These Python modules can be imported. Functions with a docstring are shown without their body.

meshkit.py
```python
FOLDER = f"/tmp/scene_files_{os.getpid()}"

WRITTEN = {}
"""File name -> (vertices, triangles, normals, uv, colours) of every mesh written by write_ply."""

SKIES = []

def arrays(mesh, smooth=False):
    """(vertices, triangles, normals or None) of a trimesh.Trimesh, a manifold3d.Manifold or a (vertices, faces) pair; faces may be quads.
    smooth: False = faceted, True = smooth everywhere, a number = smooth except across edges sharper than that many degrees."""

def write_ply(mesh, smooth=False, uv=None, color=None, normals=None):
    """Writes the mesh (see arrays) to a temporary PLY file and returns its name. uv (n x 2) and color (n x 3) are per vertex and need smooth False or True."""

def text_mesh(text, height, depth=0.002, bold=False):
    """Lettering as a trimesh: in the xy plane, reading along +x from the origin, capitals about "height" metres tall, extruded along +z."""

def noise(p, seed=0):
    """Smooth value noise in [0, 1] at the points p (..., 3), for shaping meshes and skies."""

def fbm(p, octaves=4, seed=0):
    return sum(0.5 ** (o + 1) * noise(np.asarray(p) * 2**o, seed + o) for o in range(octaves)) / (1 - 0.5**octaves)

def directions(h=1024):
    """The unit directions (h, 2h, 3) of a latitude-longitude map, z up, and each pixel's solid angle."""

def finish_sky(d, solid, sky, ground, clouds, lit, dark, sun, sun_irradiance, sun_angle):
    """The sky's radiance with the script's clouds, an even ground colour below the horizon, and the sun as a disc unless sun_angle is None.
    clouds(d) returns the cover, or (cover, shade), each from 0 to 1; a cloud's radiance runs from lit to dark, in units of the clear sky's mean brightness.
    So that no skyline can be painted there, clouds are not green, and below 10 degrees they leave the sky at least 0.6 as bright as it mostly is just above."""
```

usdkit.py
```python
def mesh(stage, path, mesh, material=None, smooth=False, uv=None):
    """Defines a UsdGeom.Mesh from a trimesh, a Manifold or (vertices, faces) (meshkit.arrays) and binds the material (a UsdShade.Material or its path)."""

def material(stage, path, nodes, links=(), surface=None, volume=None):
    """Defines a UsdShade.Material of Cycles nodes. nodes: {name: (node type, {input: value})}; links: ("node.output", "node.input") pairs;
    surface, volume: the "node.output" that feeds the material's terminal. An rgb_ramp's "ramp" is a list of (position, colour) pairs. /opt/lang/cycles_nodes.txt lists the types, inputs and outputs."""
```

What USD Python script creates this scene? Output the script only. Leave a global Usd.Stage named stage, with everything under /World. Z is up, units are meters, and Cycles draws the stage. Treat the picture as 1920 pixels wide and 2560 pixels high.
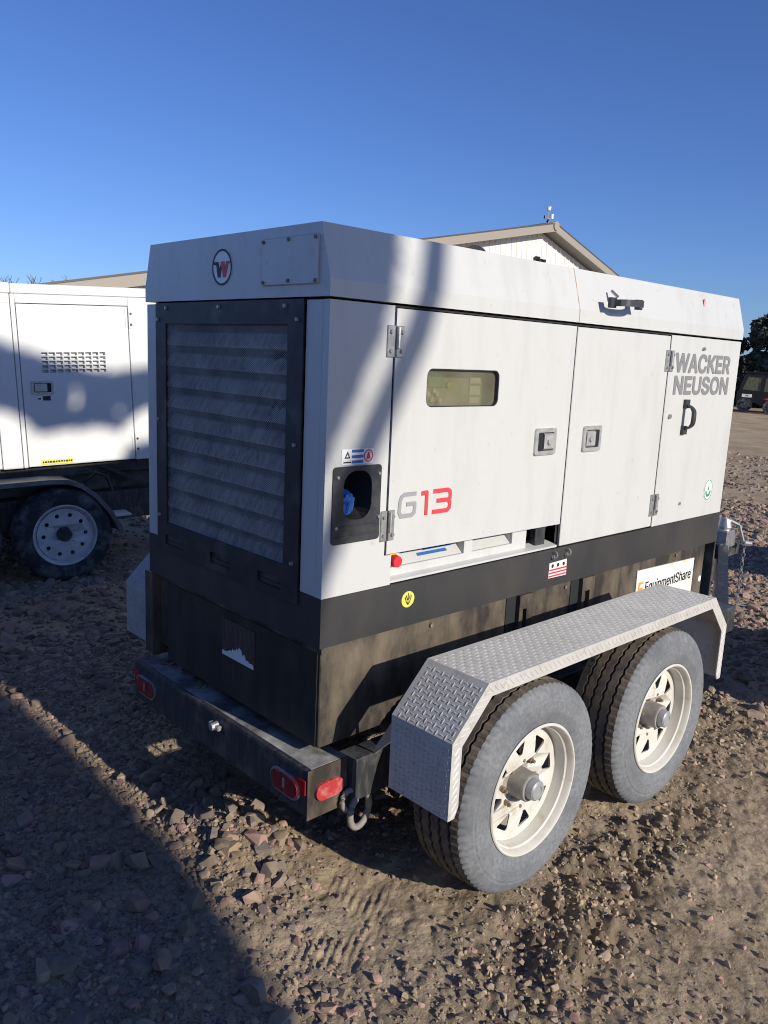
import math, numpy as np, trimesh, usdkit, meshkit
from pxr import Usd, UsdGeom, UsdLux, UsdShade, Gf, Sdf, Vt
from shapely.geometry import Polygon, Point, box as sbox, LineString
from shapely import affinity, union_all
PI = math.pi
stage = Usd.Stage.CreateInMemory()
W = UsdGeom.Xform.Define(stage, '/World')
stage.SetDefaultPrim(W.GetPrim())
UsdGeom.Xform.Define(stage, '/World/Looks')

# ------------------------------------------------------------------ camera, sky, sun
CAM = np.array([-1.48965, -1.82693, 1.73745]); YAW, PITCH, ROLL, FPX = 0.810691, -0.191995, 0.0452856, 2011.556
fw = np.array([math.cos(YAW)*math.cos(PITCH), math.sin(YAW)*math.cos(PITCH), math.sin(PITCH)])
rt = np.array([math.sin(YAW), -math.cos(YAW), 0]); up = np.cross(rt, fw)
rt, up = math.cos(ROLL)*rt + math.sin(ROLL)*up, -math.sin(ROLL)*rt + math.cos(ROLL)*up
cam = UsdGeom.Camera.Define(stage, '/World/camera')
cam.AddTransformOp().Set(Gf.Matrix4d(*rt, 0, *up, 0, *(-fw), 0, *CAM, 1))
cam.CreateHorizontalApertureAttr(36.0); cam.CreateVerticalApertureAttr(48.0)
cam.CreateFocalLengthAttr(36.0*FPX/1920); cam.CreateClippingRangeAttr((0.05, 5000.0))
cam.CreateExposureAttr(0.22)
SUN = np.array([0.09, -1.0, 0.41]); SUN /= np.linalg.norm(SUN)
SUN_EL, SUN_ROT = math.asin(SUN[2]), math.atan2(SUN[0], SUN[1])
sky = UsdLux.DomeLight.Define(stage, '/World/sky')
skymat = usdkit.material(stage, '/World/Looks/sky', {
    's': ('sky_texture', {'sky_type': 'single_scattering', 'sun_disc': False, 'sun_elevation': SUN_EL, 'sun_rotation': SUN_ROT, 'altitude': 350.0, 'air_density': 1.0, 'aerosol_density': 0.35, 'ozone_density': 2.2}),
    'h': ('mix', {'mix_type': 'multiply', 'fac': 1.0, 'color2': (.455, .63, 1.07)}),
    'b': ('background_shader', {'strength': 0.1})}, [('s.color', 'h.color1'), ('h.color', 'b.color')], surface='b.background')
UsdShade.MaterialBindingAPI.Apply(sky.GetPrim()).Bind(skymat)
sky.GetPrim().SetCustomDataByKey('kind', 'structure')
sun = UsdLux.DistantLight.Define(stage, '/World/sun')
sun.CreateIntensityAttr(1.06); sun.CreateNormalizeAttr(True); sun.CreateAngleAttr(0.53); sun.CreateColorAttr(Gf.Vec3f(1.0, 0.945, 0.85))
zc = SUN; xc = np.cross([0, 0, 1.0], zc); xc /= np.linalg.norm(xc); yc = np.cross(zc, xc)
sun.AddTransformOp().Set(Gf.Matrix4d(*xc, 0, *yc, 0, *zc, 0, 0, 0, 20, 1))

# ------------------------------------------------------------------ helpers
rng = np.random.default_rng(7)
_used = {}
def numbered(parent, name):
    n = _used.get((parent, name), 0); _used[(parent, name)] = n + 1
    return f'{parent}/{name}' + (f'_{n:03d}' if n else '')
SHIFT = {}
def tag(p, label=None, cat=None, group=None, kind=None):
    for k, v in (('label', label), ('category', cat), ('group', group), ('kind', kind)):
        if v: p.SetCustomDataByKey(k, v)
    return p
def thing(name, label=None, cat=None, loc=(0, 0, 0), group=None, kind=None, mat4=None, parent='/World'):
    path = numbered(parent, name); x = UsdGeom.Xform.Define(stage, path)
    if mat4 is not None: x.AddTransformOp().Set(Gf.Matrix4d(*np.asarray(mat4).T.ravel())); SHIFT[path] = np.zeros(3)
    else: x.AddTranslateOp().Set(Gf.Vec3d(*map(float, loc))); SHIFT[path] = np.array(loc, float)
    tag(x.GetPrim(), label, cat, group, kind)
    return path
def cat(ms):
    if isinstance(ms, trimesh.Trimesh): return ms
    return trimesh.util.concatenate([m for m in ms])
def obj(name, ms, mat, parent='/World', smooth=False, label=None, catg=None, group=None, kind=None):
    m = cat(ms).copy(); root = '/'.join(parent.split('/')[:3])
    sh = SHIFT.get(parent, SHIFT.get(root, np.zeros(3)))
    m.vertices = m.vertices - sh
    path = numbered(parent, name)
    g = usdkit.mesh(stage, path, m, MATS[mat], smooth=smooth); g.CreateDoubleSidedAttr(True)
    tag(g.GetPrim(), label, catg, group, kind)
    return path
def dup(src, mat4=None, loc=None, label=None, parent=None, **kw):
    parent = parent or src.rpartition('/')[0]; name = src.rpartition('/')[2]
    if name[-4:-3] == '_' and name[-3:].isdigit(): name = name[:-4]
    path = numbered(parent, name); x = UsdGeom.Xform.Define(stage, path)
    x.GetPrim().GetReferences().AddInternalReference(src)
    x.ClearXformOpOrder()
    if mat4 is not None: x.AddTransformOp(UsdGeom.XformOp.PrecisionDouble, 'copy').Set(Gf.Matrix4d(*np.asarray(mat4).T.ravel()))
    else: x.AddTranslateOp(UsdGeom.XformOp.PrecisionDouble, 'copy').Set(Gf.Vec3d(*map(float, loc)))
    x.GetPrim().SetInstanceable(True)
    tag(x.GetPrim(), label, **kw)
    return path
def hull(pts): return trimesh.convex.convex_hull(np.asarray(pts, float))
def cbox(x0, x1, y0, y1, z0, z1, b=.003):
    b = min(b, .45*abs(x1-x0), .45*abs(y1-y0), .45*abs(z1-z0)); P = []
    for x, sx in ((x0, b), (x1, -b)):
        for y, sy in ((y0, b), (y1, -b)):
            for z, sz in ((z0, b), (z1, -b)): P += [(x+sx, y+sy, z), (x+sx, y, z+sz), (x, y+sy, z+sz)]
    return hull(P)
def prism(poly, axis, a, b):
    out = []
    for g in getattr(poly, 'geoms', [poly]):
        if g.is_empty or g.area < 1e-9: continue
        m = trimesh.creation.extrude_polygon(g, b-a, engine='earcut'); v = m.vertices.copy(); f = m.faces
        if axis == 'x': v = np.stack([v[:, 2]+a, v[:, 0], v[:, 1]], 1)
        elif axis == 'y': v = np.stack([v[:, 0], v[:, 2]+a, v[:, 1]], 1); f = f[:, ::-1]
        else: v = v + [0, 0, a]
        out.append(trimesh.Trimesh(v, f, process=False))
    return cat(out)
def rrect(x0, x1, y0, y1, r=.01): return sbox(x0+r, y0+r, x1-r, y1-r).buffer(r, 4)
def cyl(p0, p1, r, r1=None, n=20):
    p0, p1 = np.array(p0, float), np.array(p1, float); r1 = r if r1 is None else r1
    d = p1-p0; d /= np.linalg.norm(d); a = np.cross(d, [0, 0, 1.] if abs(d[2]) < .9 else [1., 0, 0]); a /= np.linalg.norm(a); b = np.cross(d, a)
    t = np.arange(n)*2*PI/n; ring = np.cos(t)[:, None]*a + np.sin(t)[:, None]*b
    return hull(np.vstack([p0+ring*r, p1+ring*r1]))
def tube(pts, r, n=8):
    pts = np.asarray(pts, float); t = np.gradient(pts, axis=0); t /= np.linalg.norm(t, axis=1, keepdims=True)+1e-12
    ref = np.array([.31, .17, .93]); V = []
    rr = np.broadcast_to(r, (len(pts),)); th = np.arange(n)*2*PI/n
    for p, d, q in zip(pts, t, rr):
        a = np.cross(d, ref); a /= np.linalg.norm(a)+1e-9; b = np.cross(d, a)
        V.append(p + q*(np.cos(th)[:, None]*a + np.sin(th)[:, None]*b))
    V = np.vstack(V); F = []
    for i in range(len(pts)-1):
        for j in range(n):
            A, B, C_, D = i*n+j, i*n+(j+1) % n, (i+1)*n+(j+1) % n, (i+1)*n+j
            F += [(A, B, C_), (A, C_, D)]
    for j in range(1, n-1): F += [(0, j+1, j), ((len(pts)-1)*n, (len(pts)-1)*n+j, (len(pts)-1)*n+j+1)]
    return trimesh.Trimesh(V, F, process=False)
def lathe_y(prof, n=64, closed=False, mod=None):
    """prof: (y, r) list, around the y axis; mod(y, r, theta, index) -> (y, r)"""
    P = np.array(prof, float); th = np.arange(n)*2*PI/n
    y = np.repeat(P[:, 0][:, None], n, 1); r = np.repeat(P[:, 1][:, None], n, 1)
    if mod: y, r = mod(y, r, th)
    V = np.stack([r*np.cos(th), y, r*np.sin(th)], -1).reshape(-1, 3); F = []
    k = len(P); idx = np.arange(k*n).reshape(k, n)
    A = idx if closed else idx[:-1]; B = np.roll(idx, -1, 0) if closed else idx[1:]
    A2, B2 = np.roll(A, -1, 1), np.roll(B, -1, 1)
    F = np.vstack([np.stack([A, A2, B2], -1).reshape(-1, 3), np.stack([A, B2, B], -1).reshape(-1, 3)])
    return trimesh.Trimesh(V, F, process=False)
def moved(m, d): m = m.copy(); m.vertices = m.vertices + np.asarray(d, float); return m
def mirror_y(m, c=.55):
    m = m.copy(); v = m.vertices.copy(); v[:, 1] = 2*c - v[:, 1]; return trimesh.Trimesh(v, m.faces[:, ::-1], process=False)
def wall_text(s, x0, x1, z0, z1, y, bold=True, depth=.0015, shear=0.0):
    """lettering on a wall that faces -y, fitted to the box"""
    m = meshkit.text_mesh(s, .1, .002, bold); v = m.vertices.copy(); lo, hi = v.min(0), v.max(0)
    u = (v[:, 0]-lo[0])/(hi[0]-lo[0]); w = (v[:, 1]-lo[1])/(hi[1]-lo[1])
    v = np.stack([x0+(x1-x0)*u + shear*w*(z1-z0), y - depth*(v[:, 2] > .001), z0+(z1-z0)*w], 1)
    flat = union_all([Polygon(t).buffer(1e-5) for t in v[m.faces][:, :, [0, 2]] if Polygon(t).area > 1e-9]).buffer(.0024 if bold else .0004, 2).simplify(.0004)
    return prism(flat, 'y', y-depth, y)

# ------------------------------------------------------------------ materials
MATS = {}
def mat(name, col, rough=.5, metal=0., col2=None, scale=8., lo=.4, hi=.62, streak=None, bump=0., bscale=60., spec=.5, col3=None, scale3=2., lo3=.5, hi3=.7, coat=0., detail=4., rand=0.):
    n = {'g': ('geometry', {}), 'p': ('principled_bsdf', {'roughness': rough, 'metallic': metal, 'specular_ior_level': spec, 'coat_weight': coat, 'base_color': col})}
    L = []; vec = 'g.position'
    if streak: n['mp'] = ('mapping', {'scale': streak}); L += [('g.position', 'mp.vector')]; vec = 'mp.vector'
    last = None
    if col2 is not None:
        n['n1'] = ('noise_texture', {'scale': scale, 'detail': detail, 'roughness': .62}); L.append((vec, 'n1.vector'))
        n['r1'] = ('rgb_ramp', {'ramp': [(lo, col), (hi, col2)]}); L.append(('n1.fac', 'r1.fac')); last = 'r1.color'
    if col3 is not None:
        n['n3'] = ('noise_texture', {'scale': scale3, 'detail': 5., 'roughness': .6}); L.append(('g.position', 'n3.vector'))
        n['m3'] = ('map_range', {'from_min': lo3, 'from_max': hi3, 'to_min': 0., 'to_max': 1., 'clamp': True}); L.append(('n3.fac', 'm3.value'))
        n['x3'] = ('mix', {'color1': col, 'color2': col3}); L += [('m3.result', 'x3.fac')]
        if last: L.append((last, 'x3.color1'))
        last = 'x3.color'
    if rand:
        n['oi'] = ('object_info', {}); n['mr'] = ('map_range', {'to_min': 1-rand, 'to_max': 1+rand}); L.append(('oi.random', 'mr.value'))
        n['hs'] = ('hsv', {'color': col}); L.append(('mr.result', 'hs.value'))
        if last: L.append((last, 'hs.color'))
        last = 'hs.color'
    if last: L.append((last, 'p.base_color'))
    if bump:
        n['nb'] = ('noise_texture', {'scale': bscale, 'detail': 5., 'roughness': .6}); L.append(('g.position', 'nb.vector'))
        n['b'] = ('bump', {'strength': 1., 'distance': bump}); L += [('nb.fac', 'b.height'), ('b.normal', 'p.normal')]
    MATS[name] = usdkit.material(stage, f'/World/Looks/{name}', n, L, surface='p.BSDF')
mat('light_grey_paint', (.555, .55, .52), .38, col2=(.485, .475, .44), scale=3., streak=(2.4, 2.4, .55), lo=.48, hi=.8, bump=.0006, bscale=3.5, col3=(.40, .36, .30), scale3=22., lo3=.62, hi3=.84)
mat('white_paint', (.74, .73, .69), .35, col2=(.70, .69, .64), scale=1.3, lo=.45, hi=.75, bump=.0008, bscale=2.5)
mat('black_skirt', (.030, .030, .031), .45, col2=(.062, .056, .048), scale=2.2, streak=(1.6, 1.6, .9), lo=.35, hi=.8, col3=(.14, .125, .105), scale3=140., lo3=.66, hi3=.8)
mat('black_frame', (.020, .021, .025), .45, col2=(.05, .045, .04), scale=14., lo=.45, hi=.75, col3=(.13, .12, .105), scale3=6., lo3=.56, hi3=.8)
mat('dusty_black', (.035, .033, .03), .7, col2=(.13, .115, .09), scale=7., lo=.42, hi=.68, bump=.002, bscale=40.)
mat('bumper_steel', (.028, .03, .034), .5, col2=(.085, .08, .07), scale=9., streak=(6., 6., 1.), lo=.45, hi=.72, col3=(.2, .185, .16), scale3=5., lo3=.55, hi3=.8)
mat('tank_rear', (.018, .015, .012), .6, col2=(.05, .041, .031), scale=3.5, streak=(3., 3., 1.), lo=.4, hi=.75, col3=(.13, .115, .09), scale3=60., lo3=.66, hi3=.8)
mat('bumper_dust', (.11, .108, .1), .75, col2=(.46, .435, .39), scale=7., lo=.40, hi=.66)
mat('rust_streak', (.40, .22, .13), .8, col2=(.50, .46, .41), scale=18., lo=.45, hi=.62)
mat('tank_steel', (.028, .023, .018), .6, col2=(.185, .145, .098), scale=3.4, streak=(2.2, 2.2, 1.), lo=.40, hi=.74, col3=(.26, .22, .165), scale3=150., lo3=.66, hi3=.78, bump=.001, bscale=60.)
mat('dark_interior', (.012, .012, .013), .8)
mat('black_plastic', (.025, .026, .03), .42, col2=(.05, .05, .05), scale=20., bump=.0006, bscale=300.)
mat('mesh_steel', (.19, .185, .175), .65, metal=.0, col2=(.38, .365, .345), scale=7., lo=.35, hi=.65)
mat('dusty_slat', (.52, .50, .465), .75, col2=(.88, .845, .79), scale=14., streak=(1., 3.4, 1.), lo=.40, hi=.56)
mat('galvanized', (.50, .50, .48), .42, metal=.75, col2=(.38, .37, .35), scale=30.)
mat('chrome', (.60, .59, .56), .38, metal=.55, col2=(.46, .44, .40), scale=40.)
mat('diamond_plate', (.56, .54, .50), .5, metal=.12, col2=(.49, .465, .42), scale=9., lo=.4, hi=.7, col3=(.35, .32, .275), scale3=40., lo3=.55, hi3=.8)
mat('tyre_side', (.155, .160, .167), .88, col2=(.225, .229, .232), scale=70., lo=.34, hi=.66, bump=.0012, bscale=60., spec=.15, col3=(.115, .12, .127), scale3=5., lo3=.46, hi3=.75)
mat('tyre_tread', (.17, .14, .108), .9, col2=(.09, .08, .07), scale=22., bump=.0015, bscale=120., spec=.1)
mat('tyre_dark', (.03, .034, .04), .75, col2=(.15, .155, .155), scale=9., lo=.46, hi=.7, spec=.3, bump=.001, bscale=40.)
mat('rim_white', (.62, .595, .525), .5, col2=(.52, .48, .395), scale=7., lo=.45, hi=.7, col3=(.42, .35, .25), scale3=14., lo3=.6, hi3=.8)
mat('rim_silver', (.64, .65, .66), .45, metal=.1, col2=(.52, .52, .52), scale=9.)
mat('hub_dust', (.30, .275, .24), .7, col2=(.21, .19, .165), scale=18.)
mat('hub_cap', (.36, .36, .36), .5, metal=.3)
mat('rusty_bolt', (.16, .085, .05), .7, col2=(.25, .2, .15), scale=80.)
mat('bolt_steel', (.42, .41, .38), .4, metal=.7)
mat('lamp_red', (.24, .012, .016), .35, coat=.2, col2=(.24, .09, .075), scale=30., lo=.5, hi=.8)
mat('lamp_red_dusty', (.42, .035, .038), .5, col2=(.48, .17, .15), scale=34., lo=.45, hi=.7)
mat('reflector_red', (.50, .012, .012), .25)
mat('red_paint', (.62, .03, .04), .4)
mat('red_print', (.62, .05, .06), .5)
mat('faded_red', (.55, .33, .31), .5)
mat('grey_print', (.30, .30, .30), .5)
mat('pale_grey_print', (.215, .21, .21), .6, spec=.3)
mat('black_print', (.02, .02, .025), .5)
mat('blue_print', (.03, .12, .38), .5)
mat('green_print', (.05, .27, .13), .5)
mat('screen_green', (.22, .36, .12), .4)
mat('yellow_print', (.72, .62, .10), .5)
mat('yellow_paint', (.75, .55, .02), .45)
mat('orange_print', (.80, .32, .05), .5)
mat('sticker_white', (.80, .79, .77), .45, col2=(.74, .72, .68), scale=20.)
mat('sign_white', (.78, .75, .70), .5, col2=(.72, .68, .6), scale=6., col3=(.60, .36, .16), scale3=7., lo3=.60, hi3=.72)
mat('rust_plate', (.10, .06, .045), .8, col2=(.05, .035, .03), scale=14., streak=(8., 8., 1.))
mat('blue_cap', (.04, .18, .62), .35, col2=(.10, .27, .68), scale=60.)
mat('olive_panel', (.42, .43, .27), .6, col2=(.30, .31, .19), scale=8.)
mat('tan_trim', (.31, .265, .21), .5)
mat('roof_brown', (.085, .075, .066), .45)
mat('barn_white', (.78, .76, .70), .5, col2=(.72, .70, .64), scale=1.2)
mat('fender_grey', (.085, .09, .098), .5, col2=(.19, .19, .19), scale=5.)
mat('bark', (.10, .08, .065), .9, col2=(.05, .04, .034), scale=6.)
mat('utv_black', (.006, .006, .007), .35, col2=(.013, .013, .013), scale=2.)
mat('container_green', (.022, .030, .026), .5, col2=(.035, .04, .032), scale=2.)
mat('pallet_wood', (.30, .23, .15), .85, col2=(.2, .15, .1), scale=6.)
for i, (c, c2) in enumerate((((.29, .178, .145), (.38, .25, .205)), ((.20, .152, .118), (.29, .222, .172)), ((.29, .22, .15), (.38, .295, .205)), ((.17, .14, .118), (.24, .20, .17)))):
    mat(f'quartzite_{["pink", "brown", "tan", "grey"][i]}', c, .85, col2=c2, scale=24., lo=.35, hi=.65, bump=.0016, bscale=90., spec=.06, rand=.22, col3=(.33, .25, .165), scale3=9., lo3=.46, hi3=.68)
mat('dark_clod', (.24, .182, .122), .95, col2=(.38, .295, .2), scale=30., bump=.003, bscale=70., spec=.15, rand=.3)
# window pane: the pale diffuse share stands for glare and dust
MATS['glare_dust_glass'] = usdkit.material(stage, '/World/Looks/glare_dust_glass', {'t': ('transparent_bsdf', {'color': (.76, .75, .64)}), 'd': ('diffuse_bsdf', {'color': (.42, .41, .31)}), 'g': ('glossy_bsdf', {'roughness': .06}),
    'ge': ('geometry', {}), 'n': ('noise_texture', {'scale': 9., 'detail': 4.}), 'mr': ('map_range', {'from_min': .3, 'from_max': .75, 'to_min': .14, 'to_max': .27}),
    'm1': ('mix_closure', {}), 'lw': ('layer_weight', {'blend': .35}), 'f': ('map_range', {'from_min': .25, 'from_max': 1., 'to_min': .04, 'to_max': .5, 'clamp': True}), 'm2': ('mix_closure', {})},
    [('ge.position', 'n.vector'), ('n.fac', 'mr.value'), ('mr.result', 'm1.fac'), ('t.BSDF', 'm1.closure1'), ('d.BSDF', 'm1.closure2'), ('lw.facing', 'f.value'), ('f.result', 'm2.fac'), ('m1.closure', 'm2.closure1'), ('g.BSDF', 'm2.closure2')], surface='m2.closure')
MATS['clear_glass'] = usdkit.material(stage, '/World/Looks/clear_glass', {'t': ('transparent_bsdf', {'color': (.62, .70, .66)}), 'g': ('glossy_bsdf', {'roughness': .03}), 'lw': ('layer_weight', {'blend': .35}), 'f': ('map_range', {'from_min': .25, 'from_max': 1., 'to_min': .05, 'to_max': .5, 'clamp': True}), 'm2': ('mix_closure', {})},
    [('lw.facing', 'f.value'), ('f.result', 'm2.fac'), ('t.BSDF', 'm2.closure1'), ('g.BSDF', 'm2.closure2')], surface='m2.closure')
def leaf_mat(name, a, b, s):
    MATS[name] = usdkit.material(stage, f'/World/Looks/{name}', {'ge': ('geometry', {}), 'n': ('noise_texture', {'scale': s, 'detail': 3.}), 'r': ('rgb_ramp', {'ramp': [(.3, a), (.7, b)]}),
        'd': ('principled_bsdf', {'roughness': .65, 'specular_ior_level': .25}), 't': ('translucent_bsdf', {}), 'm': ('mix_closure', {'fac': .18})},
        [('ge.position', 'n.vector'), ('n.fac', 'r.fac'), ('r.color', 'd.base_color'), ('r.color', 't.color'), ('d.BSDF', 'm.closure1'), ('t.BSDF', 'm.closure2')], surface='m.closure')
leaf_mat('spruce_needles', (.045, .062, .042), (.10, .115, .078), 1.6)
leaf_mat('elm_leaves', (.05, .07, .02), (.12, .13, .04), 1.2)
# soil: tan packed dirt with darker patches where churned and small grit
MATS['soil'] = usdkit.material(stage, '/World/Looks/soil', {
    'g': ('geometry', {}),
    'n1': ('noise_texture', {'scale': 1.1, 'detail': 6., 'roughness': .65}), 'r1': ('rgb_ramp', {'ramp': [(.34, (.29, .219, .14)), (.5, (.415, .32, .212)), (.68, (.51, .405, .275))]}),
    'n2': ('noise_texture', {'scale': 38., 'detail': 6., 'roughness': .7}), 'r2': ('rgb_ramp', {'ramp': [(.3, (.55, .53, .5)), (.5, (1, 1, 1)), (.72, (1.25, 1.22, 1.18))]}),
    'mx': ('mix', {'mix_type': 'multiply', 'fac': 1.}),
    'v': ('voronoi_texture', {'scale': 70., 'randomness': 1.}), 'vr': ('map_range', {'from_min': .78, 'from_max': .9, 'to_min': 0., 'to_max': .55, 'clamp': True}), 'sc': ('separate_color', {}),
    'mg': ('mix', {'color2': (.38, .285, .235)}),
    'at': ('attribute', {'attribute': 'churn_dark'}), 'md': ('mix', {'color2': (.20, .15, .10)}),
    'p': ('principled_bsdf', {'roughness': .95, 'specular_ior_level': .04}),
    'nb': ('noise_texture', {'scale': 55., 'detail': 8., 'roughness': .72}), 'b': ('bump', {'strength': 1., 'distance': .011})},
    [('g.position', 'n1.vector'), ('g.position', 'n2.vector'), ('g.position', 'v.vector'), ('g.position', 'nb.vector'), ('n1.fac', 'r1.fac'), ('n2.fac', 'r2.fac'), ('r1.color', 'mx.color1'), ('r2.color', 'mx.color2'),
     ('v.color', 'sc.color'), ('sc.r', 'vr.value'), ('vr.result', 'mg.fac'), ('mx.color', 'mg.color1'), ('at.fac', 'md.fac'), ('mg.color', 'md.color1'), ('md.color', 'p.base_color'), ('nb.fac', 'b.height'), ('b.normal', 'p.normal')], surface='p.BSDF')

# ------------------------------------------------------------------ ground
def axis_pts(lo, hi, step, far, ratio):
    mid = np.arange(lo, hi+step, step); a = [mid[-1]]; s = step
    while a[-1] < far: s *= ratio; a.append(a[-1]+s)
    b = [mid[0]]; s = step
    while b[-1] > -far: s *= ratio; b.append(b[-1]-s)
    return np.concatenate([b[1:][::-1], mid, a[1:]])
def smooth01(a, b, x): t = np.clip((x-a)/(b-a), 0, 1); return t*t*(3-2*t)
def clod_mask(x, y):
    n = meshkit.fbm(np.stack([x*1.7, y*1.7, 0*x+3.3], -1), 3, 5)
    d = np.exp(-(((x-.45-.55*(y+.65))/.42)**2 + ((y+.64)/.16)**2)) + .75*np.exp(-(((x-1.15)/.5)**2 + ((y+.56)/.14)**2)) + .55*np.exp(-(((x-2.6)/.7)**2+((y+.25)/.3)**2))
    return np.clip(d*1.5*smooth01(.25, .55, n+.12*d), 0, 1)
def gz(x, y):
    x, y = np.asarray(x, float), np.asarray(y, float); P = np.stack([x, y, 0*x], -1)
    near = np.exp(-(np.hypot(x-1, y-.3)/7)**2)
    h = .05*(meshkit.fbm(P*.45, 3, 1)-.5) + near*(.028*(meshkit.fbm(P*3.1, 3, 2)-.5) + .022*(meshkit.fbm(P*11, 3, 3)-.5) + .013*(meshkit.fbm(P*29, 3, 4)-.5) + .006*(meshkit.fbm(P*75, 2, 14)-.5))
    h = h + .055*np.exp(-((x+.02)/.17)**2 - ((y-.42)/.24)**2) - .012*np.exp(-((x-.16)/.2)**2 - ((y+.12)/.16)**2)
    c = clod_mask(x, y)
    h = h + near*c*(.085*(meshkit.fbm(P*11, 3, 9)-.5) + .034*(meshkit.fbm(P*40, 2, 12)-.5))
    # tread imprint of an earlier wheel, and the shallow rut it runs in
    u = (x-.02)*.84 + (y+.11)*.54; v = -(x-.02)*.54 + (y+.11)*.84
    band = np.exp(-(v/.13)**4)*np.exp(-(u/.30)**4)*smooth01(.3, .5, meshkit.fbm(P*6, 2, 8))
    h = h + band*.0042*np.sin(v*2*PI/.026 + 5*meshkit.noise(P*7, 4))*smooth01(.35, .6, meshkit.fbm(P*11, 2, 6)) - .006*band
    # flattened pads under the tyres
    for wx, wy, r in TYRES:
        d = np.hypot((x-wx)/r, (y-wy)/.15); k = smooth01(1.5, .75, d); h = h*(1-k) + .004*k
    return h
TYRES = [(.573, -.325, .13), (1.433, -.325, .13), (.573, 1.425, .13), (1.433, 1.425, .13)]
gx, gy = axis_pts(-1.2, 2.4, .0095, 900, 1.05), axis_pts(-1.25, 2.2, .0095, 900, 1.05)
X, Y = np.meshgrid(gx, gy, indexing='ij'); Zg = gz(X, Y)
V = np.stack([X, Y, Zg], -1).reshape(-1, 3); nx, ny = len(gx), len(gy)
I = np.arange(nx*ny).reshape(nx, ny); q = np.stack([I[:-1, :-1], I[1:, :-1], I[1:, 1:], I[:-1, 1:]], -1).reshape(-1, 4)
ground = thing('ground', kind='structure')
tag(stage.GetPrimAtPath(ground), 'packed tan dirt yard strewn with crushed reddish stone')
gp = usdkit.mesh(stage, ground+'/soil', (V, q), MATS['soil'], smooth=True)
UsdGeom.PrimvarsAPI(gp).CreatePrimvar('churn_dark', Sdf.ValueTypeNames.FloatArray, 'vertex').Set(Vt.FloatArray.FromNumpy((.85*clod_mask(V[:, 0], V[:, 1])).astype(np.float32)))
# crushed stone: angular lumps, the 300 that show largest as parts of the ground, the rest as gravel
def rock(seed, flat=.7, n=24):
    r = np.random.default_rng(seed); p = r.normal(size=(n, 3)); p /= np.linalg.norm(p, axis=1, keepdims=True); p = np.sign(p)*np.abs(p)**.8; p *= r.uniform(.84, 1.05, (n, 1))
    m = hull(p*[1, r.uniform(.62, .9), flat*r.uniform(.75, 1.1)]); m.vertices -= m.centroid; return m
def proj(p):
    d = np.asarray(p)-CAM; z = d@fw; return 960+FPX*(d@rt)/z, 1280-FPX*(d@up)/z, z
def density(x, y):
    P = np.stack([x*1.3, y*1.3, 0*x], -1); n = meshkit.fbm(P, 3, 21)
    d = .22 + .9*smooth01(.40, .66, n)
    d = d + .9*np.exp(-(((x+.12)/.18)**2 + ((y-.35)/.55)**2)) + .8*smooth01(.6, 1.6, y)*smooth01(1.5, 0, x) + .7*smooth01(-.25, -.5, x) + .7*smooth01(2.3, 3.2, x)
    d = d*(1-.75*np.exp(-(((x-.25)/.4)**2 + ((y+.15)/.3)**2)))*(1-.90*smooth01(-.15, .35, x+.3*y)*smooth01(.1, -.25, y)*smooth01(3.4, 2.2, x))
    return d
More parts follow.
